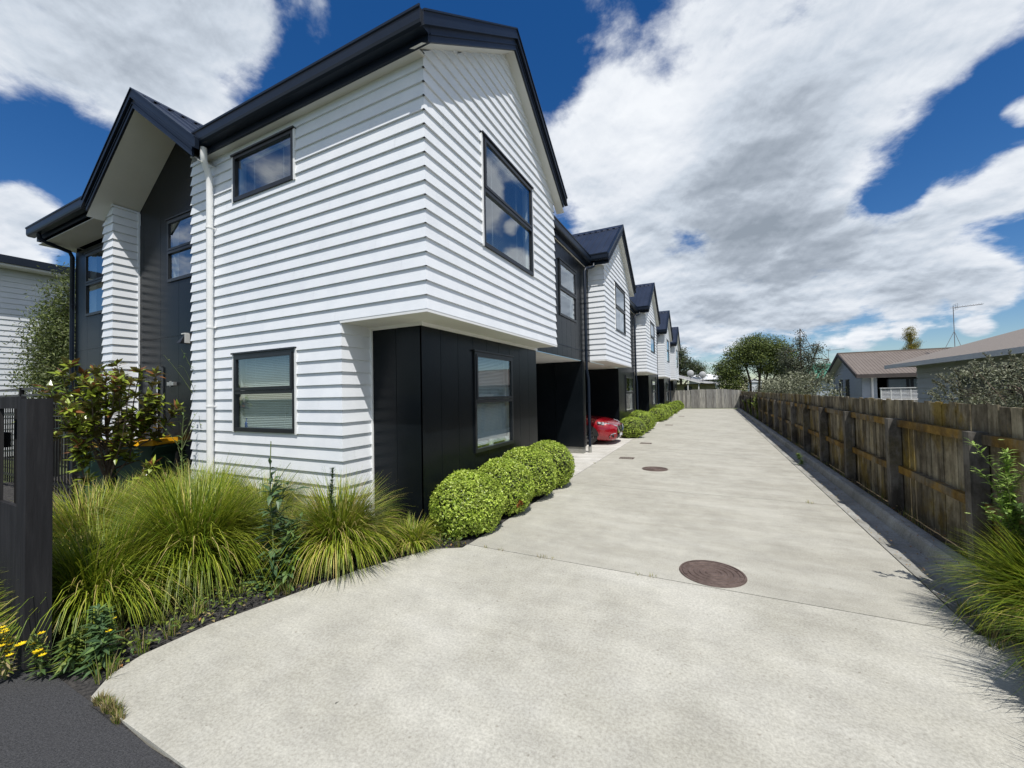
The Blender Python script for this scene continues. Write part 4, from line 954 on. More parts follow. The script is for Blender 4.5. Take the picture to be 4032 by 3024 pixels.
tufts('crack_weeds', [(-2.15, 3.652), (-1.98, 3.652), (-1.55, 3.65), (-1.42, 3.65), (-1.5, 3.65), (-.62, 3.65), (-.5, 3.65), (1.15, 6.84), (1.2, 6.84), (-2.4, 8.9)], 12, .045, [G_DRY, G_LOW], 'tiny dry weeds rooted in the slab joints', 'weeds', (-1, 3.65, 0), [.6, .4], 340, .03)
fp = [(random.uniform(1.96, 2.07), random.uniform(3.9, 36)) for _ in range(190)]+[(random.uniform(1.5, 2.0), random.uniform(2.4, 4.1)) for _ in range(60)]
tufts('fence_grass', fp, 18, .12, [G_LOW, G_DRY, G_TUSD], 'straggly dry grass along the foot of the paling fence', 'grass', (2, 10, 0), [.35, .45, .2], 400, .04)
pos = np.c_[rg.uniform(1.5, 2.05, 900), 3.7+rg.gamma(1.3, 5, 900).clip(0, 33), rg.uniform(.0, .02, 900)]; pos[:, 2] += np.where(pos[:, 0] > 1.8, .1, -.01)
tag(leaves('channel_litter', pos, rg.normal(0, .3, pos.shape)+[0, 0, 1], rg.uniform(.015, .04, 900), rg.uniform(.006, .014, 900), [LITTER, G_DRY], rg.choice(2, 900), base=(1.8, 5, 0), rg=rg), 'dry leaf scraps lying in the concrete channel', 'leaf litter', kind='stuff')

# tall weeds
def weed(name, x, y, h, lean, nl, ll, lw, mats, label, cat, flowers=0, fmat=None, seed=0, branches=0, lowfrac=0., bare=.0, updir=.25):
    rg = np.random.default_rng(seed); t = thing(name, (x, y, 0), label, cat)
    m = MB(); paths = []
    main = [Vector((x+lean[0]*f**1.6+.015*math.sin(f*7), y+lean[1]*f**1.6, h*f)) for f in np.linspace(0, 1, 9)]; paths.append((main, .008))
    for b in range(branches):
        f = rg.uniform(.35, .85); a = rg.uniform(0, 6.28); p0 = main[int(f*8)]; l = h*rg.uniform(.18, .4)
        paths.append(([p0+Vector((math.cos(a)*l*.5*g_, math.sin(a)*l*.5*g_, l*g_*(1-.2*g_))) for g_ in np.linspace(0, 1, 5)], .004))
    for p, r in paths: m.tube(p, [r*(1-.6*i/len(p)) for i in range(len(p))], 6)
    m.build('stem', STEM, t)
    P_ = []; Dn = []
    for i in range(nl):
        p, r = paths[0] if (rg.random() < .6 or len(paths) == 1) else paths[rg.integers(1, len(paths))]
        f = rg.uniform(0, 1)**(1+lowfrac)*(1-bare); fi = f*(len(p)-1); a_ = int(fi); c = p[a_].lerp(p[min(a_+1, len(p)-1)], fi-a_); P_.append(tuple(c))
        az = rg.uniform(0, 6.28); Dn.append((math.cos(az), math.sin(az), rg.normal(updir, .35)))
    Dn = np.array(Dn); nr = np.cross(Dn, np.cross([0, 0, 1.], Dn))+rg.normal(0, .15, Dn.shape)
    hz = np.array(P_)[:, 2]/h
    leaves('leaf', np.array(P_), nr, ll*(1.15-.6*hz)*rg.uniform(.7, 1.2, nl), lw*(1.1-.5*hz)*rg.uniform(.8, 1.2, nl), mats, rg.choice(len(mats), nl), parent=t, rg=rg, tipdir=Dn)
    if flowers:
        fm = MB()
        for i in range(flowers):
            p = paths[rg.integers(0, len(paths))][0][-1]+Vector(rg.normal(0, .03, 3)); c = Vector((p.x, p.y, p.z)); r = rg.uniform(.011, .019)
            for k in range(8): a = k*math.pi/4; fm.poly([c, c+Vector((math.cos(a-.3)*r, math.sin(a-.3)*r, .004)), c+Vector((math.cos(a)*r*1.3, math.sin(a)*r*1.3, .006)), c+Vector((math.cos(a+.3)*r, math.sin(a+.3)*r, .004))])
        fm.build('flower', fmat or YEL, t)
    return t
weed('tall_weed', -3.40, 2.18, 1.22, (-.10, .05), 110, .19, .055, [G_WEEDB], 'tall weed with a bare drooping top in front of the white wall', 'weed', seed=3, lowfrac=1.6, bare=.12, branches=3)
weed('leafy_weed', -3.28, 2.22, .55, (.03, .05), 200, .16, .05, [G_WEEDB, G_WEED], 'low bluish leafy weed between the two front tussocks', 'weed', seed=4, branches=4)
weed('spiky_weed', -3.34, 2.74, .90, (0, 0), 700, .075, .014, [G_WEEDB], 'upright spiky dark weed rising from the tussock by the white corner', 'weed', seed=5, updir=.7)
weed('flowering_weed', -3.34, 1.08, .32, (-.10, .02), 260, .11, .032, [G_WEED, G_WEEDB], 'leafy weed with yellow flowers at the corner of the concrete', 'weed', flowers=3, seed=6, branches=6)
weed('flowering_weed', -3.46, .99, .22, (.04, .0), 180, .10, .03, [G_WEED, G_LOW], 'flowerless leafy weed sprawling onto the asphalt', 'weed', seed=16, branches=5)
weed('daisy_weed', -3.72, .80, .33, (.0, -.03), 160, .06, .014, [G_LOW, G_DRY], 'wiry weed with a cluster of yellow flowers against the black pier', 'weed', flowers=16, seed=7, branches=11)
weed('daisy_weed', -3.98, .76, .30, (-.02, -.03), 120, .06, .014, [G_LOW, G_DRY], 'wiry weed with a few yellow flowers at the left edge', 'weed', flowers=11, seed=8, branches=9)
weed('daisy_weed', -3.57, .90, .26, (.03, -.03), 110, .07, .016, [G_LOW, G_WEED], 'low weed dotted with yellow flowers between the pier and the concrete corner', 'weed', flowers=9, seed=18, branches=9)
weed('branching_weed', -6.7, 3.0, 1.42, (.05, 0), 70, .13, .028, [G_WEED], 'tall branching weed in front of the wheelie bins', 'weed', seed=9, branches=8, lowfrac=.2)
weed('seeding_weed', -6.78, 3.32, 2.45, (-.35, .05), 120, .13, .026, [G_WEED, G_LOW], 'tallest weed arching beside the white wall edge near the front door', 'weed', seed=10, branches=9)
weed('fleshy_weed', 1.92, 4.15, 1.12, (-.08, -.05), 1100, .10, .026, [leafmat('fleabane_leaf', (.14, .24, .04), (.34, .48, .11), .3, .5, .3)], 'tall pale green weed standing against the fence at the right edge', 'weed', seed=11, branches=11, flowers=30, fmat=leafmat('pale_bud', (.30, .42, .10), (.50, .60, .22), .3), updir=.6)
weed('fleshy_weed', 2.0, 3.95, .95, (.05, .05), 900, .10, .026, [G_WEED], 'shorter pale green weed just right of the tall one', 'weed', seed=12, branches=6, updir=.6)
weed('fleshy_weed', 1.5, 2.9, .62, (.05, .0), 420, .08, .022, [G_WEED, G_WEEDB], 'soft grey green weed in front of the right tussocks', 'weed', seed=13, branches=3, updir=.6)
weed('fence_weed', 1.62, 10.2, .22, (-.05, 0), 160, .10, .025, [G_LOW, G_WEED], 'weed clump growing over the kerb halfway along the fence', 'weed', seed=14, branches=7)
for i, (y, h, lb) in enumerate([(27.5, 1.1, 'green creeper on the fence near the far corner'), (23.6, 1.3, 'leafy creeper hanging on the fence before the far corner'), (31.5, .9, 'bushy creeper low on the fence beside the back corner')]):
    weed('fence_creeper', 2.0, y, h, (0, .6), 420, .11, .06, [G_LOW, G_BUSHD], lb, 'creeper', seed=20+i, branches=9)

# magnolia
mt = thing('magnolia', (-8.15, 2.7, 0), 'young magnolia with glossy green and bronze leaves in front of the white fin wall', 'shrub')
rg = np.random.default_rng(77); m = MB(); tips = []
for b in range(40):
    a = rg.uniform(0, 6.28); z0 = rg.uniform(.15, 1.5); top = rg.uniform(max(z0+.2, .5), 2.2); sp_ = 1.1*math.sqrt(max(.05, 1-((top-1.0)/1.35)**2))*rg.uniform(.3, 1)
    p0 = Vector((-8.15+.03*math.sin(z0*4), 2.7, z0)); p1 = Vector((-8.15+math.cos(a)*sp_, 2.7+math.sin(a)*sp_*.8, top))
    mid = p0.lerp(p1, .55)+Vector((math.cos(a)*.1, math.sin(a)*.1, -.08)); m.tube([p0, mid, p1], [.013, .009, .005], 6)
    for f in (.3, .5, .72, .88, 1.0): tips.append((mid.lerp(p1, max(0, (f-.5)*2)), (p1-mid).normalized(), f))
m.tube([(-8.15, 2.7, -.02), (-8.12, 2.7, .5), (-8.18, 2.72, 1.1), (-8.14, 2.68, 1.9)], [.03, .026, .018, .008], 8); m.build('trunk', BARK, mt)
P_, Dn, Mi = [], [], []
for p, d, f in tips:
    k = rg.integers(11, 17)
    for i in range(k):
        a = 2*math.pi*i/k+rg.uniform(-.3, .3); o_ = d.orthogonal().normalized(); b_ = d.cross(o_); e_ = (o_*math.cos(a)+b_*math.sin(a))*rg.uniform(.6, 1.1)+d*rg.uniform(.2, .8)+Vector((0, 0, rg.uniform(-.15, .3)))
        P_.append(tuple(p-d*rg.uniform(0, .08))); Dn.append(tuple(e_.normalized())); Mi.append(1 if (f == 1.0 and rg.random() < .16) or rg.random() < .02 else 0)
P_ = np.array(P_); Dn = np.array(Dn); nr = np.cross(Dn, np.cross([0, 0, 1.], Dn))+rg.normal(0, .3, Dn.shape); n = len(P_)
leaves('leaf', P_, nr, rg.uniform(.11, .19, n), rg.uniform(.05, .075, n), [G_MAG, G_MAGN], np.array(Mi), parent=mt, rg=rg, fold=.12, tipdir=Dn)

def tree(name, x, y, trunks, blobs, n, leaf, mats, label, cat='tree', wts=None, seed=0, bark=BARK, aspect=.45, up=.3, fill=.35):
    """trunks: list of paths+radius; blobs: (cx,cy,cz,rx,ry,rz)"""
    rg = np.random.default_rng(seed); t = thing(name, (x, y, 0), label, cat)
    m = MB()
    for path, r in trunks: m.tube([(x+a, y+b, c) for a, b, c in path], [r*(1-.75*i/len(path)) for i in range(len(path))], 7)
    cents = []
    for bx, by, bz, rx, ry, rz in blobs:
        for _ in range(3):
            d = rg.normal(size=3); d /= np.linalg.norm(d); e_ = (x+bx+d[0]*rx*.8, y+by+d[1]*ry*.8, bz+abs(d[2])*rz*.7); s_ = trunks[rg.integers(0, len(trunks))][0]; k_ = s_[rg.integers(max(1, len(s_)//2), len(s_))]
            m.tube([(x+k_[0], y+k_[1], k_[2]), ((x+k_[0]+e_[0])/2, (y+k_[1]+e_[1])/2, (k_[2]+e_[2])/2+.1), e_], [.03*rz, .02*rz, .008*rz], 5)
    m.build('trunk', bark, t)
    vol = np.array([b[3]*b[4]*b[5] for b in blobs])**.8; vol /= vol.sum(); P_ = []; Nn = []
    ncl = max(6, n//14)
    which = rg.choice(len(blobs), ncl, p=vol)
    B_ = np.array(blobs)[which]; d = rg.normal(size=(ncl, 3)); d /= np.linalg.norm(d, axis=1, keepdims=True); r = rg.uniform(fill, 1, ncl)**.6
    c = B_[:, :3]+d*r[:, None]*B_[:, 3:]+[x, y, 0]
    k = n//ncl; pos = np.repeat(c, k, 0)+rg.normal(0, 1, (ncl*k, 3))*leaf*1.5*[1, 1, .6]; nr = np.repeat(d, k, 0)*.5+rg.normal(0, .55, pos.shape)+[0, 0, up]
    leaves('crown', pos, nr, leaf*rg.uniform(.6, 1.3, len(pos)), leaf*aspect*rg.uniform(.7, 1.3, len(pos)), mats, rg.choice(len(mats), len(pos), p=wts), parent=t, rg=rg)
    return t
G_T1 = leafmat('wattle_leaf', (.045, .065, .018), (.12, .16, .045), .25, .5, .3, rnd=.5, scale=.6)
G_T2 = leafmat('wattle_bright_leaf', (.09, .12, .025), (.21, .25, .06), .25, .5, .3, rnd=.3, scale=.8)
G_GUM = leafmat('gum_leaf', (.05, .065, .04), (.13, .14, .09), .2, .5, .4)
G_GREY = leafmat('grey_green_leaf', (.13, .14, .09), (.32, .33, .23), .15, .6, .3, rnd=.4, scale=2)
G_GREYD = leafmat('grey_shrub_inner_leaf', (.06, .07, .035), (.13, .145, .07), .15, .6, .3)
G_CON = leafmat('golden_conifer_leaf', (.13, .11, .015), (.36, .30, .04), .15, .6, .2, rnd=.45, scale=1.2)
G_BAM = leafmat('feathery_leaf', (.07, .10, .025), (.17, .20, .06), .3, .45, .4, rnd=.45, scale=1.5)
tk = lambda *p: list(p)
tree('bushy_tree', 3.2, 42, [([(-.1, 0, 0), (-.1, 0, 2.2), (-.6, .2, 4.6)], .13), ([(.5, .2, 0), (.6, 0, 2.3), (.9, 0, 5.4)], .13), ([(.9, -.2, 0), (1.0, 0, 2), (1.7, .2, 4.6)], .11), ([(1.2, 0, 0), (1.5, 0, 2.2), (2.5, .2, 4.0)], .1)],
     [(-1.6, 0, 3.6, 1.1, 1.3, 0.9), (-0.82, 0, 4.8, 1.19, 1.3, 0.9), (0.2, 0, 5.6, 1.1, 1.2, 0.9), (1.37, 0, 5.3, 1.36, 1.4, 0.9), (2.38, 0, 4.4, 1.27, 1.3, 1.0), (0.43, 0, 4.3, 1.61, 1.6, 0.8), (-1.52, 0, 2.2, 1.27, 1.2, 1.2), (3.01, 0, 3.1, 1.1, 1.2, 0.9), (1.6, 0.2, 3.3, 1.36, 1.2, 0.5), (-2.14, 0, 3.0, 0.85, 1, 0.5), (-2.53, 0, 3.7, 0.59, 0.8, 0.35), (1.68, 1.2, 1.3, 1.44, 0.8, 0.7)], 34000, .17,
     [G_T1, G_T2], 'broad dark green multi stemmed tree behind the far fence corner', wts=[.6, .4], seed=31, fill=.2)
tree('sparse_tree', 6.1, 38, [([(-.4, 0, 0), (-.5, 0, 2), (-.9, 0, 4.4)], .07), ([(0, 0, 0), (.1, 0, 2.5), (.15, 0, 6.2)], .07), ([(.2, 0, 0), (.5, 0, 2.5), (1.3, 0, 4.9)], .06), ([(.2, 0, 0), (.9, 0, 2.3), (1.9, 0, 3.7)], .05)],
     [(-.7, 0, 3.7, .7, .6, 1.3), (.1, 0, 5.0, .35, .3, 1.3), (.6, 0, 3.9, .6, .5, 1.0), (1.2, 0, 4.4, .3, .3, .8), (1.4, 0, 3.1, .6, .5, .6), (0, 0, 2.8, 1.2, .7, .9)], 6500, .14, [G_GUM], 'sparse grey green tree with thin spiky branches behind the dark tree', seed=32, fill=.0)
tree('gum_tree', -3.9, 60, [([(0, 0, 0), (.1, 0, 3), (-.2, 0, 6.2)], .22), ([(.2, 0, 2), (1.3, 0, 3.4), (2.0, 0, 4.4)], .12)],
     [(-.4, 0, 6.6, 1.2, 1, 1.0), (.2, 0, 5.3, 1.3, 1, .9), (-1, 0, 5.0, 1.2, 1, 1.6), (1.9, 0, 4.6, 1.3, 1, .85), (2.6, 0, 3.9, .7, .6, .5), (.6, 0, 3.8, .9, .7, .6), (-1.2, 0, 3.2, 1.3, 1, .9)], 15000, .22, [G_GUM, G_T1], 'tall airy gum tree rising behind the last townhouse', wts=[.65, .35], seed=33, fill=.1)
tree('columnar_conifer', 20.0, 60, [([(0, 0, 0), (0, 0, 4), (0, 0, 7.5)], .2)],
     [(0, 0, 7.6, .42, .45, .6), (-.1, 0, 7.0, .42, .45, .5), (.25, 0, 6.3, .5, .5, .55), (-.1, 0, 5.7, .55, .55, .55), (.1, 0, 5.1, .6, .6, .6), (-.7, 0, 4.9, .5, .5, .5), (0, 0, 3.9, 1.0, .9, 1.2), (0, 0, 2, 1.1, 1, 1.5)], 26000, .10, [G_CON], 'golden brown columnar conifer rising above the brown roof', seed=34, fill=.75)
tree('feathery_tree', -15.9, 4.3, [([(0, 0, 0), (.1, 0, 2), (.3, .1, 4.4)], .05), ([(.2, .1, 0), (.5, .1, 2), (.9, .2, 3.9)], .04), ([(-.2, 0, 0), (-.4, 0, 1.8), (-.7, 0, 3.2)], .04)],
     [(.5, 0, 4.0, .7, .6, .9), (.0, 0, 3.4, .9, .7, .7), (.9, .1, 3.0, .8, .6, 1.0), (-.6, 0, 2.9, .7, .5, .6), (.3, 0, 2.2, 1.2, .8, .8), (-.9, 0, 2.2, .6, .5, .3), (1.0, .1, 4.7, .35, .4, .6), (.9, 0, 1.5, .8, .6, .6)], 26000, .10, [G_BAM, G_T1], 'feathery light green tree at the far left in front of the white neighbouring house', wts=[.75, .25], seed=35, aspect=.28, fill=.1)
def grey_shrub(x, y, blobs, n, leaf, label, seed, shoots):
    t = tree('grey_shrub', x, y, [([(0, 0, 0), (.1, 0, .8), (.2, 0, 1.3)], .05), ([(.3, 0, 0), (.6, .1, .8), (.9, .2, 1.3)], .04)], blobs, n, leaf, [G_GREY, G_GREYD], label, 'shrub', [.62, .38], seed, fill=.45, aspect=.4)
    rg = np.random.default_rng(seed+100); P_, D_ = [], []; m = MB()
    for i in range(shoots):
        b = blobs[rg.integers(0, len(blobs))]; a = rg.uniform(0, 6.28); el = rg.uniform(.2, 1.4); d = Vector((math.cos(a)*math.cos(el), math.sin(a)*math.cos(el), math.sin(el)))
        p0 = Vector((x+b[0]+d.x*b[3]*.7, y+b[1]+d.y*b[4]*.7, b[2]+d.z*b[5]*.7)); l = rg.uniform(.18, .42)*max(b[3], .5); q = p0+(d+Vector((-.25, -.1, .55))).normalized()*l; m.tube([p0, q], [.006, .003], 4)
        for f in np.linspace(.15, 1, 13):
            for _ in range(3): P_.append(tuple(p0.lerp(q, f))); D_.append(tuple((rg.normal(size=3)*.6+np.array(d)*.6+[0, 0, .3])))
    m.build('shoot', BARK, t); P_ = np.array(P_); D_ = np.array(D_); nr = np.cross(D_, rg.normal(size=D_.shape))
    leaves('shoot_leaf', P_, nr, leaf*rg.uniform(.6, 1.1, len(P_)), leaf*.4, [G_GREY], None, parent=t, rg=rg, tipdir=D_)
grey_shrub(3.55, 7.6, [(0.2, 1.2, 1.45, .6, .75, .45), (.15, .4, 1.55, .55, .6, .45), (.3, -.4, 1.6, .6, .6, .45), (.1, 1.6, 1.2, .4, .5, .4), (.8, .3, 1.4, .7, .9, .6), (.2, -1.2, 1.5, .6, .6, .5), (.2, .4, .7, .9, 1.6, .6)], 15000, .045, 'silvery grey shrub leaning over the fence at the right edge', 51, 130)
grey_shrub(3.9, 27.0, [(0, 3.5, 1.6, .9, 2.5, .75), (.4, 0, 1.7, .9, 2.5, .75), (.5, -3.2, 1.5, .9, 2.0, .8), (0, 6.5, 1.4, .9, 2, .75), (.2, 1, .8, 1, 5, .8)], 9000, .13, 'grey green shrub behind the fence in front of the dark tree', 52, 60)

# ------------------------------------------------------------------ wheelie bins
BING = mat('dark_green_plastic', (.03, .07, .048), .5, (.036, .08, .056), scale=4)
BINY = mat('yellow_lid_plastic', (.80, .42, .01), .42, (.74, .37, .01), scale=4)
def bin_(x, y, rz, label):
    t = thing('wheelie_bin', (x, y, 0), label, 'wheelie bin', 'yellow lidded wheelie bins by the front door'); t.rotation_euler = (0, 0, rz)
    c, s = math.cos(rz), math.sin(rz)
    def fin_(mb, name, mt_, par):
        o = mb.build(name, mt_); o.parent = par; return o
    b = MB(); b.hexa([(-.2, -.23, .08), (.2, -.23, .08), (.2, .2, .08), (-.2, .2, .08), (-.255, -.31, .84), (.255, -.31, .84), (.255, .30, .84), (-.255, .30, .84)])
    b.box((-.275, -.33, .83), (.275, .32, .875)); b.hexa([(-.27, .3, .72), (.27, .3, .72), (.27, .38, .84), (-.27, .38, .84), (-.27, .3, .76), (.27, .3, .76), (.27, .38, .87), (-.27, .38, .87)])
    body = fin_(b, 'body', BING, t)
    l = MB(); l.hexa([(-.285, -.35, .876), (.285, -.35, .876), (.285, .34, .876), (-.285, .34, .876), (-.25, -.31, .925), (.25, -.31, .925), (.26, .32, .965), (-.26, .32, .965)]); l.tube([(-.24, .37, .90), (.24, .37, .90)], .018, 8); l.box((-.1, -.385, .872), (.1, -.345, .892))
    fin_(l, 'lid', BINY, t)
    for sx in (-1, 1):
        w = MB(); w.tube([(sx*.22, .26, .095), (sx*.27, .26, .095)], .095, 18); fin_(w, 'wheel', RUBBERY, t)
bin_(-8.42, 3.28, R(-62), 'green wheelie bin with a yellow lid nearer the white wall edge')
bin_(-8.95, 3.0, R(-75), 'green wheelie bin with a yellow lid mostly hidden behind the magnolia')
# things on the window sills
bt = thing('bottle', (-5.79, 3.36, 1.17), 'small blue bottle on the sill of the lower street window', 'bottle'); m = MB(); m.lathe((-5.79, 3.36, 1.172), [(0, 0), (.024, 0), (.025, .085), (.02, .10), (.011, .105), (.011, .135), (0, .137)], 16)
m.build('body', mat('blue_plastic', (.01, .07, .35), .3, (.012, .08, .38), scale=5), bt, smooth=True); m = MB(); m.lathe((-5.79, 3.36, 1.31), [(0, 0), (.013, 0), (.013, .018), (0, .019)], 12); m.build('cap', MATS['blue_plastic'], bt)
for y, h, lb in ((5.42, .12, 'white pot on the sill, left one behind the ground floor blind'), (5.95, .10, 'white pot on the sill at the right jamb of the ground floor window')):
    o = MB(); o.lathe((-3.075, y, .785), [(0, 0), (.035, 0), (.04, h), (.034, h), (.03, .01)], 16); tag(o.build('pot', TRIM, base=(-3.075, y, .785), smooth=False), lb, 'pot', 'white pots on the window sill')

# ------------------------------------------------------------------ neighbouring houses
WB = mat('pale_blue_weatherboard', (.40, .44, .49), .6, (.36, .40, .45), scale=2)
WBW = mat('neighbour_white_weatherboard', (.66, .68, .70), .6, (.60, .62, .64), scale=2)
BROWN = mat('brown_metal_roof', (.148, .120, .098), .55, (.178, .148, .124), scale=2.5)
BROWND = mat('brown_fascia', (.05, .04, .035), .6, (.07, .055, .05), scale=3)
def ribbed(mb, P0, P1, P2, P3, pitch=.13, h=.014, w=.05):
    """P0-P1 eave, P3-P2 ridge"""
    P0, P1, P2, P3 = map(Vector, (P0, P1, P2, P3)); n = max(2, int((P1-P0).length/pitch)); nrm = (P1-P0).cross(P3-P0).normalized()
    if nrm.z < 0: nrm = -nrm
    mb.poly([P0, P1, P2, P3])
    for i in range(n):
        f = (i+.5)/n; a = P0.lerp(P1, f); b = P3.lerp(P2, f); d = (P1-P0).normalized()*w/2
        mb.poly([a-d, a-d*.5+nrm*h, b-d*.5+nrm*h, b-d]); mb.poly([a-d*.5+nrm*h, a+d*.5+nrm*h, b+d*.5+nrm*h, b-d*.5+nrm*h]); mb.poly([a+d*.5+nrm*h, a+d, b+d, b+d*.5+nrm*h])
def simple_window(parent, pl, u0, u1, z0, z1, mull=()):
    f = MB()
    for a in ((u0, u0+.06, z0, z1), (u1-.06, u1, z0, z1), (u0, u1, z0, z0+.06), (u0, u1, z1-.06, z1)): pbox(f, pl, *a, .0, .04)
    for u in mull: pbox(f, pl, u-.05, u+.05, z0+.06, z1-.06, .0, .041)
    fr = f.build('window', FRAME, parent); g = MB(); g.poly([pl(u0+.06, z0+.06, .012), pl(u1-.06, z0+.06, .012), pl(u1-.06, z1-.06, .012), pl(u0+.06, z1-.06, .012)]); g.build('pane', GLASS, fr)
    c = MB(); n = 24
    for i in range(n):
        ua = u0+.06+(u1-u0-.12)*i/n; ub = u0+.06+(u1-u0-.12)*(i+1)/n; um = (ua+ub)/2; c.poly([pl(ua, z0+.06, .004), pl(um, z0+.06, .009), pl(um, z1-.06, .009), pl(ua, z1-.06, .004)]); c.poly([pl(um, z0+.06, .009), pl(ub, z0+.06, .004), pl(ub, z1-.06, .004), pl(um, z1-.06, .009)])
    c.build('curtain', mat('grey_curtain', (.16, .16, .155), .9, (.22, .22, .21), scale=5) if 'grey_curtain' not in MATS else MATS['grey_curtain'], fr)
h1 = thing('brown_roof_house', (9, 27, 0), 'pale weatherboard bungalow with a brown metal gable roof behind the fence', 'house')
Xh = 6.15; ye0, ye1, yr = 24.4, 30.5, 27.45; ze, zr = 2.18, 3.42; tn = (zr-ze)/(yr-ye0)
m = MB(); ribbed(m, (Xh, ye0, ze), (18, ye0, ze), (18, yr, zr), (Xh, yr, zr)); ribbed(m, (Xh, ye1, ze), (18, ye1, ze), (18, yr, zr), (Xh, yr, zr)); m.box((Xh, yr-.08, zr-.02), (18, yr+.08, zr+.035)); m.build('roof', BROWN, h1)
m = MB()
for a, b in (((Xh, ye0, ze), (Xh, yr, zr)), ((Xh, ye1, ze), (Xh, yr, zr))):
    a = Vector(a); b = Vector(b); m.hexa([a+Vector((-.02, 0, -.16)), a+Vector((.03, 0, -.16)), b+Vector((.03, 0, -.16)), b+Vector((-.02, 0, -.16)), a+Vector((-.02, 0, .02)), a+Vector((.03, 0, .02)), b+Vector((.03, 0, .02)), b+Vector((-.02, 0, .02))])
m.box((Xh, ye0-.03, ze-.17), (18, ye0+.0, ze+.0)); m.build('fascia', BROWND, h1)
Xw = 6.5; yw0, yw1 = 24.95, 30.0; m = MB(); pw1 = PL('X', Xw, -1); ph = PL('Y', yw0, -1)
gwn = (28.1, 28.7, .95, 2.0); gwn2 = (26.9, 27.5, .5, 2.0); cl = lambda z: (yr-(zr-.12-z)/tn, yr+(zr-.12-z)/tn)
core(m, pw1, yw0, yw1, 0, 2.1); m.poly([pw1(yw0, 2.1), pw1(yw1, 2.1), pw1(yr, 2.1+(yr-yw0)*tn)])
boards(m, pw1, yw0, yw1, .3, 3.2, [gwn, gwn2], (0, 0), cl, .16); core(m, ph, Xw, 18, 0, 2.25); boards(m, ph, Xw, 7.05, .3, 2.1, (), (1, 0), None, .16)
m.box((Xw, yw0, 0), (18, 30, 2.1)); m.build('wall', WB, h1)
simple_window(h1, pw1, *gwn); simple_window(h1, pw1, *gwn2, [27.2]); simple_window(h1, ph, 7.4, 11.5, .3, 1.97, [8.15, 8.3, 9.0, 10.2])
m = MB(); m.box((6.82, yw0-.1, .1), (6.90, yw0-.02, 2.1)); m.build('downpipe', TRIM, h1)
m = MB(); m.poly([(Xh+.03, ye0+.02, ze-.15), (Xw, ye0+.02, ze-.15), (Xw, yr, zr-.13), (Xh+.03, yr, zr-.13)]); m.poly([(Xh+.03, ye1, ze-.15), (Xw, ye1, ze-.15), (Xw, yr, zr-.13), (Xh+.03, yr, zr-.13)]); m.box((Xw, ye0+.02, ze-.17), (18, yw0, ze-.155)); m.build('soffit', SOFFIT, h1)
dk = thing('deck_balustrade', (7.0, 22, 0), 'white louvred deck balustrade in front of the pale bungalow', 'balustrade'); WP = mat('peeling_white_timber', (.62, .63, .64), .7, (.45, .46, .46), scale=20)
m = MB(); m.box((6.3, 21.95, 1.50), (8.6, 22.07, 1.535)); m.box((6.3, 21.97, 1.02), (8.6, 22.03, 1.07)); m.build('rail', WP, dk)
for k in range(8): m = MB(); m.box((6.32+k*.31, 21.975, 1.07), (6.36+k*.31, 22.035, 1.5)); m.build('post', WP, dk)
m = MB()
for k in range(7): z = 1.10+k*.055; m.hexa([(6.36, 21.98, z), (8.55, 21.98, z), (8.55, 22.03, z+.03), (6.36, 22.03, z+.03), (6.36, 21.98, z+.01), (8.55, 21.98, z+.01), (8.55, 22.03, z+.04), (6.36, 22.03, z+.04)])
m.build('louvres', WP, dk); m = MB(); m.box((6.25, 21.9, .0), (8.7, 24.9, 1.02)); m.build('deck', WOODG, dk)
h2 = thing('grey_roof_house', (9, 14, 0), 'nearest neighbouring house on the right, blue grey boards under a long low brown roof', 'house')
TILE = mat('textured_brown_roof', (.175, .150, .128), .8, (.235, .205, .178), scale=30, bump=.6, bscale=25)
xe, zr2, xr2 = 5.42, 3.75, 10.2; m = MB(); zz = 2.32
m.poly([(xe, 18.3, zz), (xe, 4, zz), (xr2, 4, zr2), (xr2, 18.3, zr2)]); m.poly([(2*xr2-xe, 18.3, zz), (2*xr2-xe, 4, zz), (xr2, 4, zr2), (xr2, 18.3, zr2)]); m.box((xr2-.1, 4, zr2-.03), (xr2+.1, 18.3, zr2+.05)); m.build('roof', TILE, h2)
m = MB(); m.box((xe-.03, 4, zz-.13), (xe, 18.32, zz-.005)); s2 = (zr2-zz)/(xr2-xe)
m.hexa([(xe, 18.3, zz-.13), (xr2, 18.3, zr2-.13), (xr2, 18.33, zr2-.13), (xe, 18.33, zz-.13), (xe, 18.3, zz-.002), (xr2, 18.3, zr2-.002), (xr2, 18.33, zr2-.002), (xe, 18.33, zz-.002)]); m.build('fascia', WBW, h2)
p2 = PL('X', 5.95, -1); m = MB(); core(m, p2, 5, 17.45, 0, 2.25); boards(m, p2, 5, 17.45, .3, 2.25, [(9.2, 15.0, 1.0, 2.0)], (0, 1), None, .16); m.box((5.95, 5, 0), (14, 17.45, 2.3)); m.build('wall', WB, h2)
m = MB()
for k in range(12): y = 5.2+k*1.1; m.box((xe, y, zz-.12), (5.95, y+.05, zz-.02))
m.box((xe, 4, zz-.02), (5.95, 18.3, zz-.012)); m.build('rafter_tail', WBW, h2)
simple_window(h2, p2, 12.9, 15.0, 1.0, 2.0, [13.9]); simple_window(h2, p2, 9.2, 12.7, 1.0, 2.0, [10.4, 11.6])
STEEL = mat('antenna_metal', (.22, .22, .23), .5, (.3, .28, .27), scale=9, metal=.5)
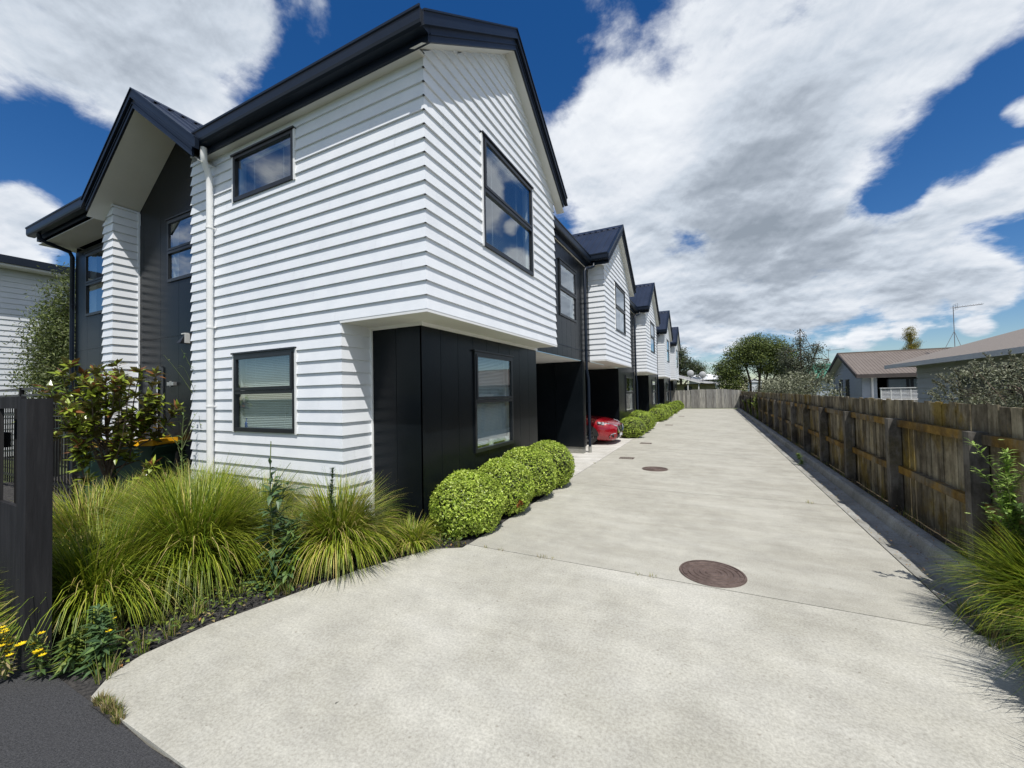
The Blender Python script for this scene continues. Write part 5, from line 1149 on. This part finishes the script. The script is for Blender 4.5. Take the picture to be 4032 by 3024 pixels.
def aerial(x, y, z0, z1, lb, L_=.95, tri=True, k=10):
    t = thing('tv_aerial', (x, y, z0), lb, 'aerial', 'television aerials on the roofs'); m = MB(); m.tube([(x, y, z0), (x, y, z1+.08)], .014, 6)
    if tri:
        for dx, dy in ((-.42, -.1), (.22, -.1)): m.tube([(x+dx, y+dy, z0-.0), (x, y, z0+(z1-z0)*.45)], .010, 5)
    m.build('mast', STEEL, t); m = MB(); m.tube([(x-.1, y, z1), (x+L_, y-.1, z1+.05)], .010, 6)
    for i in range(k):
        f = (i+1.5)/(k+1); xx = x+L_*f; m.tube([(xx, y-.16-.1*f, z1+.05*f), (xx, y+.16-.1*f, z1+.05*f)], .005, 4); m.tube([(xx, y-.1*f, z1+.05*f-.03), (xx, y-.1*f, z1+.05*f+.06)], .006, 4)
    m.build('boom', STEEL, t); m = MB()
    for dz in (-.1, -.03, .03, .1, .17): m.tube([(x+.08, y-.2, z1+dz), (x+.08, y+.2, z1+dz)], .005, 4)
    for dy in (-.2, 0, .2): m.tube([(x+.08, y+dy, z1-.1), (x+.08, y+dy, z1+.17)], .005, 4)
    m.build('reflector', STEEL, t)
aerial(10.2, 26, 3.2, 5.2, 'tall tv aerial on a tripod mast above the right hand roofs')
aerial(8.4, 40, 3.2, 4.55, 'small tv aerial beside the gable of the pale bungalow', 1.0)
GRN = mat('green_metal_roof', (.05, .17, .11), .5, (.065, .20, .13), scale=2)
h3 = thing('green_roof_house', (11, 50, 0), 'house with a green metal roof far behind the fence', 'house')
m = MB(); ribbed(m, (8.2, 49, 2.5), (14, 49, 2.5), (13, 52, 4.05), (9.6, 52, 4.05), .3, .03); m.poly([(8.2, 49, 2.5), (9.6, 52, 4.05), (8.2, 55, 2.5)]); m.poly([(8.2, 55, 2.5), (14, 55, 2.5), (13, 52, 4.05), (9.6, 52, 4.05)]); m.build('roof', GRN, h3)
m = MB(); m.box((8.5, 49.4, 0), (13.8, 54.6, 2.5)); m.build('wall', WB, h3); m = MB(); m.box((8.2, 48.95, 2.38), (14, 49, 2.5)); m.build('gutter', FRAME, h3)
CREAM = mat('cream_wall', (.45, .42, .26), .8, (.5, .47, .31), scale=2)
h4 = thing('verandah_house', (-2.5, 46, 0), 'low cream house with a sloping veranda roof behind the back fence', 'house')
m = MB(); m.poly([(-5.2, 44.6, 3.63), (-1.05, 44.6, 2.38), (-1.05, 48, 2.62), (-5.2, 48, 3.87)]); m.poly([(-1.05, 44.7, 2.40), (.6, 44.9, 2.15), (.6, 48, 2.32), (-1.05, 48, 2.62)]); m.build('roof', mat('grey_sheet_roof', (.20, .20, .20), .7, (.27, .27, .27), scale=5), h4)
m = MB(); m.hexa([(-5.2, 44.57, 3.5), (-5.2, 44.6, 3.5), (-1.05, 44.6, 2.25), (-1.05, 44.57, 2.25), (-5.2, 44.57, 3.63), (-5.2, 44.6, 3.63), (-1.05, 44.6, 2.38), (-1.05, 44.57, 2.38)]); m.hexa([(-1.05, 44.67, 2.32), (-1.05, 44.7, 2.32), (.6, 44.9, 2.08), (.6, 44.87, 2.08), (-1.05, 44.67, 2.4), (-1.05, 44.7, 2.4), (.6, 44.9, 2.15), (.6, 44.87, 2.15)]); m.build('fascia', TRIM, h4)
m = MB(); m.box((-5.2, 44.65, 2.2), (.4, 46, 2.22)); m.build('veranda_ceiling', FRAME, h4)
m = MB(); m.box((-5.2, 46, 0), (.3, 48, 2.2)); m.build('wall', CREAM, h4); simple_window(h4, PL('Y', 46, -1), -2.6, -1.9, 1.2, 1.95, [-2.25]); simple_window(h4, PL('Y', 46, -1), -3.9, -3.4, 1.2, 2.0)
for x in (-4.1, -2.2, -1.2): m = MB(); m.box((x-.04, 44.7, 0), (x+.04, 44.78, 2.45)); m.build('veranda_post', TRIM, h4)
h5 = thing('white_roof_building', (-.2, 60, 0), 'distant two storey house with a glaring white roof', 'house')
m = MB(); m.poly([(-3, 59.5, 2.95), (1.15, 59.5, 2.95), (1.0, 63, 3.75), (-2.4, 63, 3.75)]); m.build('roof', mat('white_metal_roof', (.80, .81, .82), .4, (.76, .77, .78), scale=1), h5)
m = MB(); m.box((-2.8, 60, 0), (.95, 63, 2.95)); m.build('wall', mat('grey_render', (.36, .36, .37), .8, (.40, .40, .41), scale=2), h5); simple_window(h5, PL('Y', 60, -1), -1.4, .2, 2.25, 2.85, [-.5]); m = MB(); m.box((-3, 59.45, 2.85), (1.15, 59.5, 2.94)); m.build('gutter', FRAME, h5)
h6 = thing('white_shed', (4.2, 55, 0), 'small pale shed glimpsed through the dark tree stems', 'shed'); m = MB(); m.box((3.9, 55, 0), (5.2, 57, 2.35)); m.build('wall', WBW, h6); m = MB(); m.poly([(3.8, 54.9, 2.35), (5.3, 54.9, 2.35), (4.55, 54.9, 2.8)]); m.poly([(3.8, 54.9, 2.35), (4.55, 54.9, 2.8), (4.55, 57, 2.8), (3.8, 57, 2.35)]); m.poly([(5.3, 54.9, 2.35), (4.55, 54.9, 2.8), (4.55, 57, 2.8), (5.3, 57, 2.35)]); m.build('roof', WBW, h6)
for i, (x, z, lb) in enumerate([(-1.95, 3.30, 'left satellite dish on the veranda roof'), (-.82, 3.12, 'right satellite dish on the veranda roof')]):
    t = thing('satellite_dish', (x, 44.8, z-.6), lb, 'satellite dish', 'satellite dishes behind the back fence'); m = MB(); m.tube([(x, 44.9, z-.85), (x, 44.9, z)], .03, 8); m.build('mast', STEEL, t)
    m = MB(); prof = [(0, -.07), (.12, -.06), (.24, -.03), (.32, 0), (.325, .012)]; i0 = len(m.v)
    for r_, h_ in prof:
        for j in range(20): a = 2*math.pi*j/20; m.v.append((x+r_*math.cos(a), 44.86-h_*-1.0*1, z+r_*math.sin(a)))
    for a_ in range(len(prof)-1):
        for j in range(20): p_ = a_*20+j; q_ = a_*20+(j+1) % 20; m.f.append((p_, q_, q_+20, p_+20)); m.m.append(0)
    m.build('dish', mat('dish_grey', (.42, .43, .44), .5, (.5, .51, .52), scale=5) if 'dish_grey' not in MATS else MATS['dish_grey'], t, smooth=True); m = MB(); m.tube([(x, 44.85, z-.3), (x, 44.45, z-.05)], .012, 5); m.build('feed_arm', STEEL, t)
h7 = thing('white_neighbour_house', (-19, 6, 0), 'two storey white weatherboard house with a dark eave at the far left', 'house')
p7 = PL('X', -19, 1); m = MB(); core(m, p7, 1.5, 16, 0, 5.65); boards(m, p7, 1.5, 16, .2, 5.6, (), (1, 0), None, .165); m.box((-26, 1.5, 0), (-19.01, 16, 5.6)); m.build('wall', WBW, h7)
m = MB(); m.box((-27, .9, 5.72), (-18.45, 17, 5.95)); m.build('roof', NAVY, h7); m = MB(); m.box((-26.9, 1.0, 5.66), (-18.5, 17, 5.715)); m.build('soffit', SOFFIT, h7)
for s_, nm, lb in (((-40, -9, -12, -11), 'street_hedge', 'long clipped hedge across the street'),):
    pass
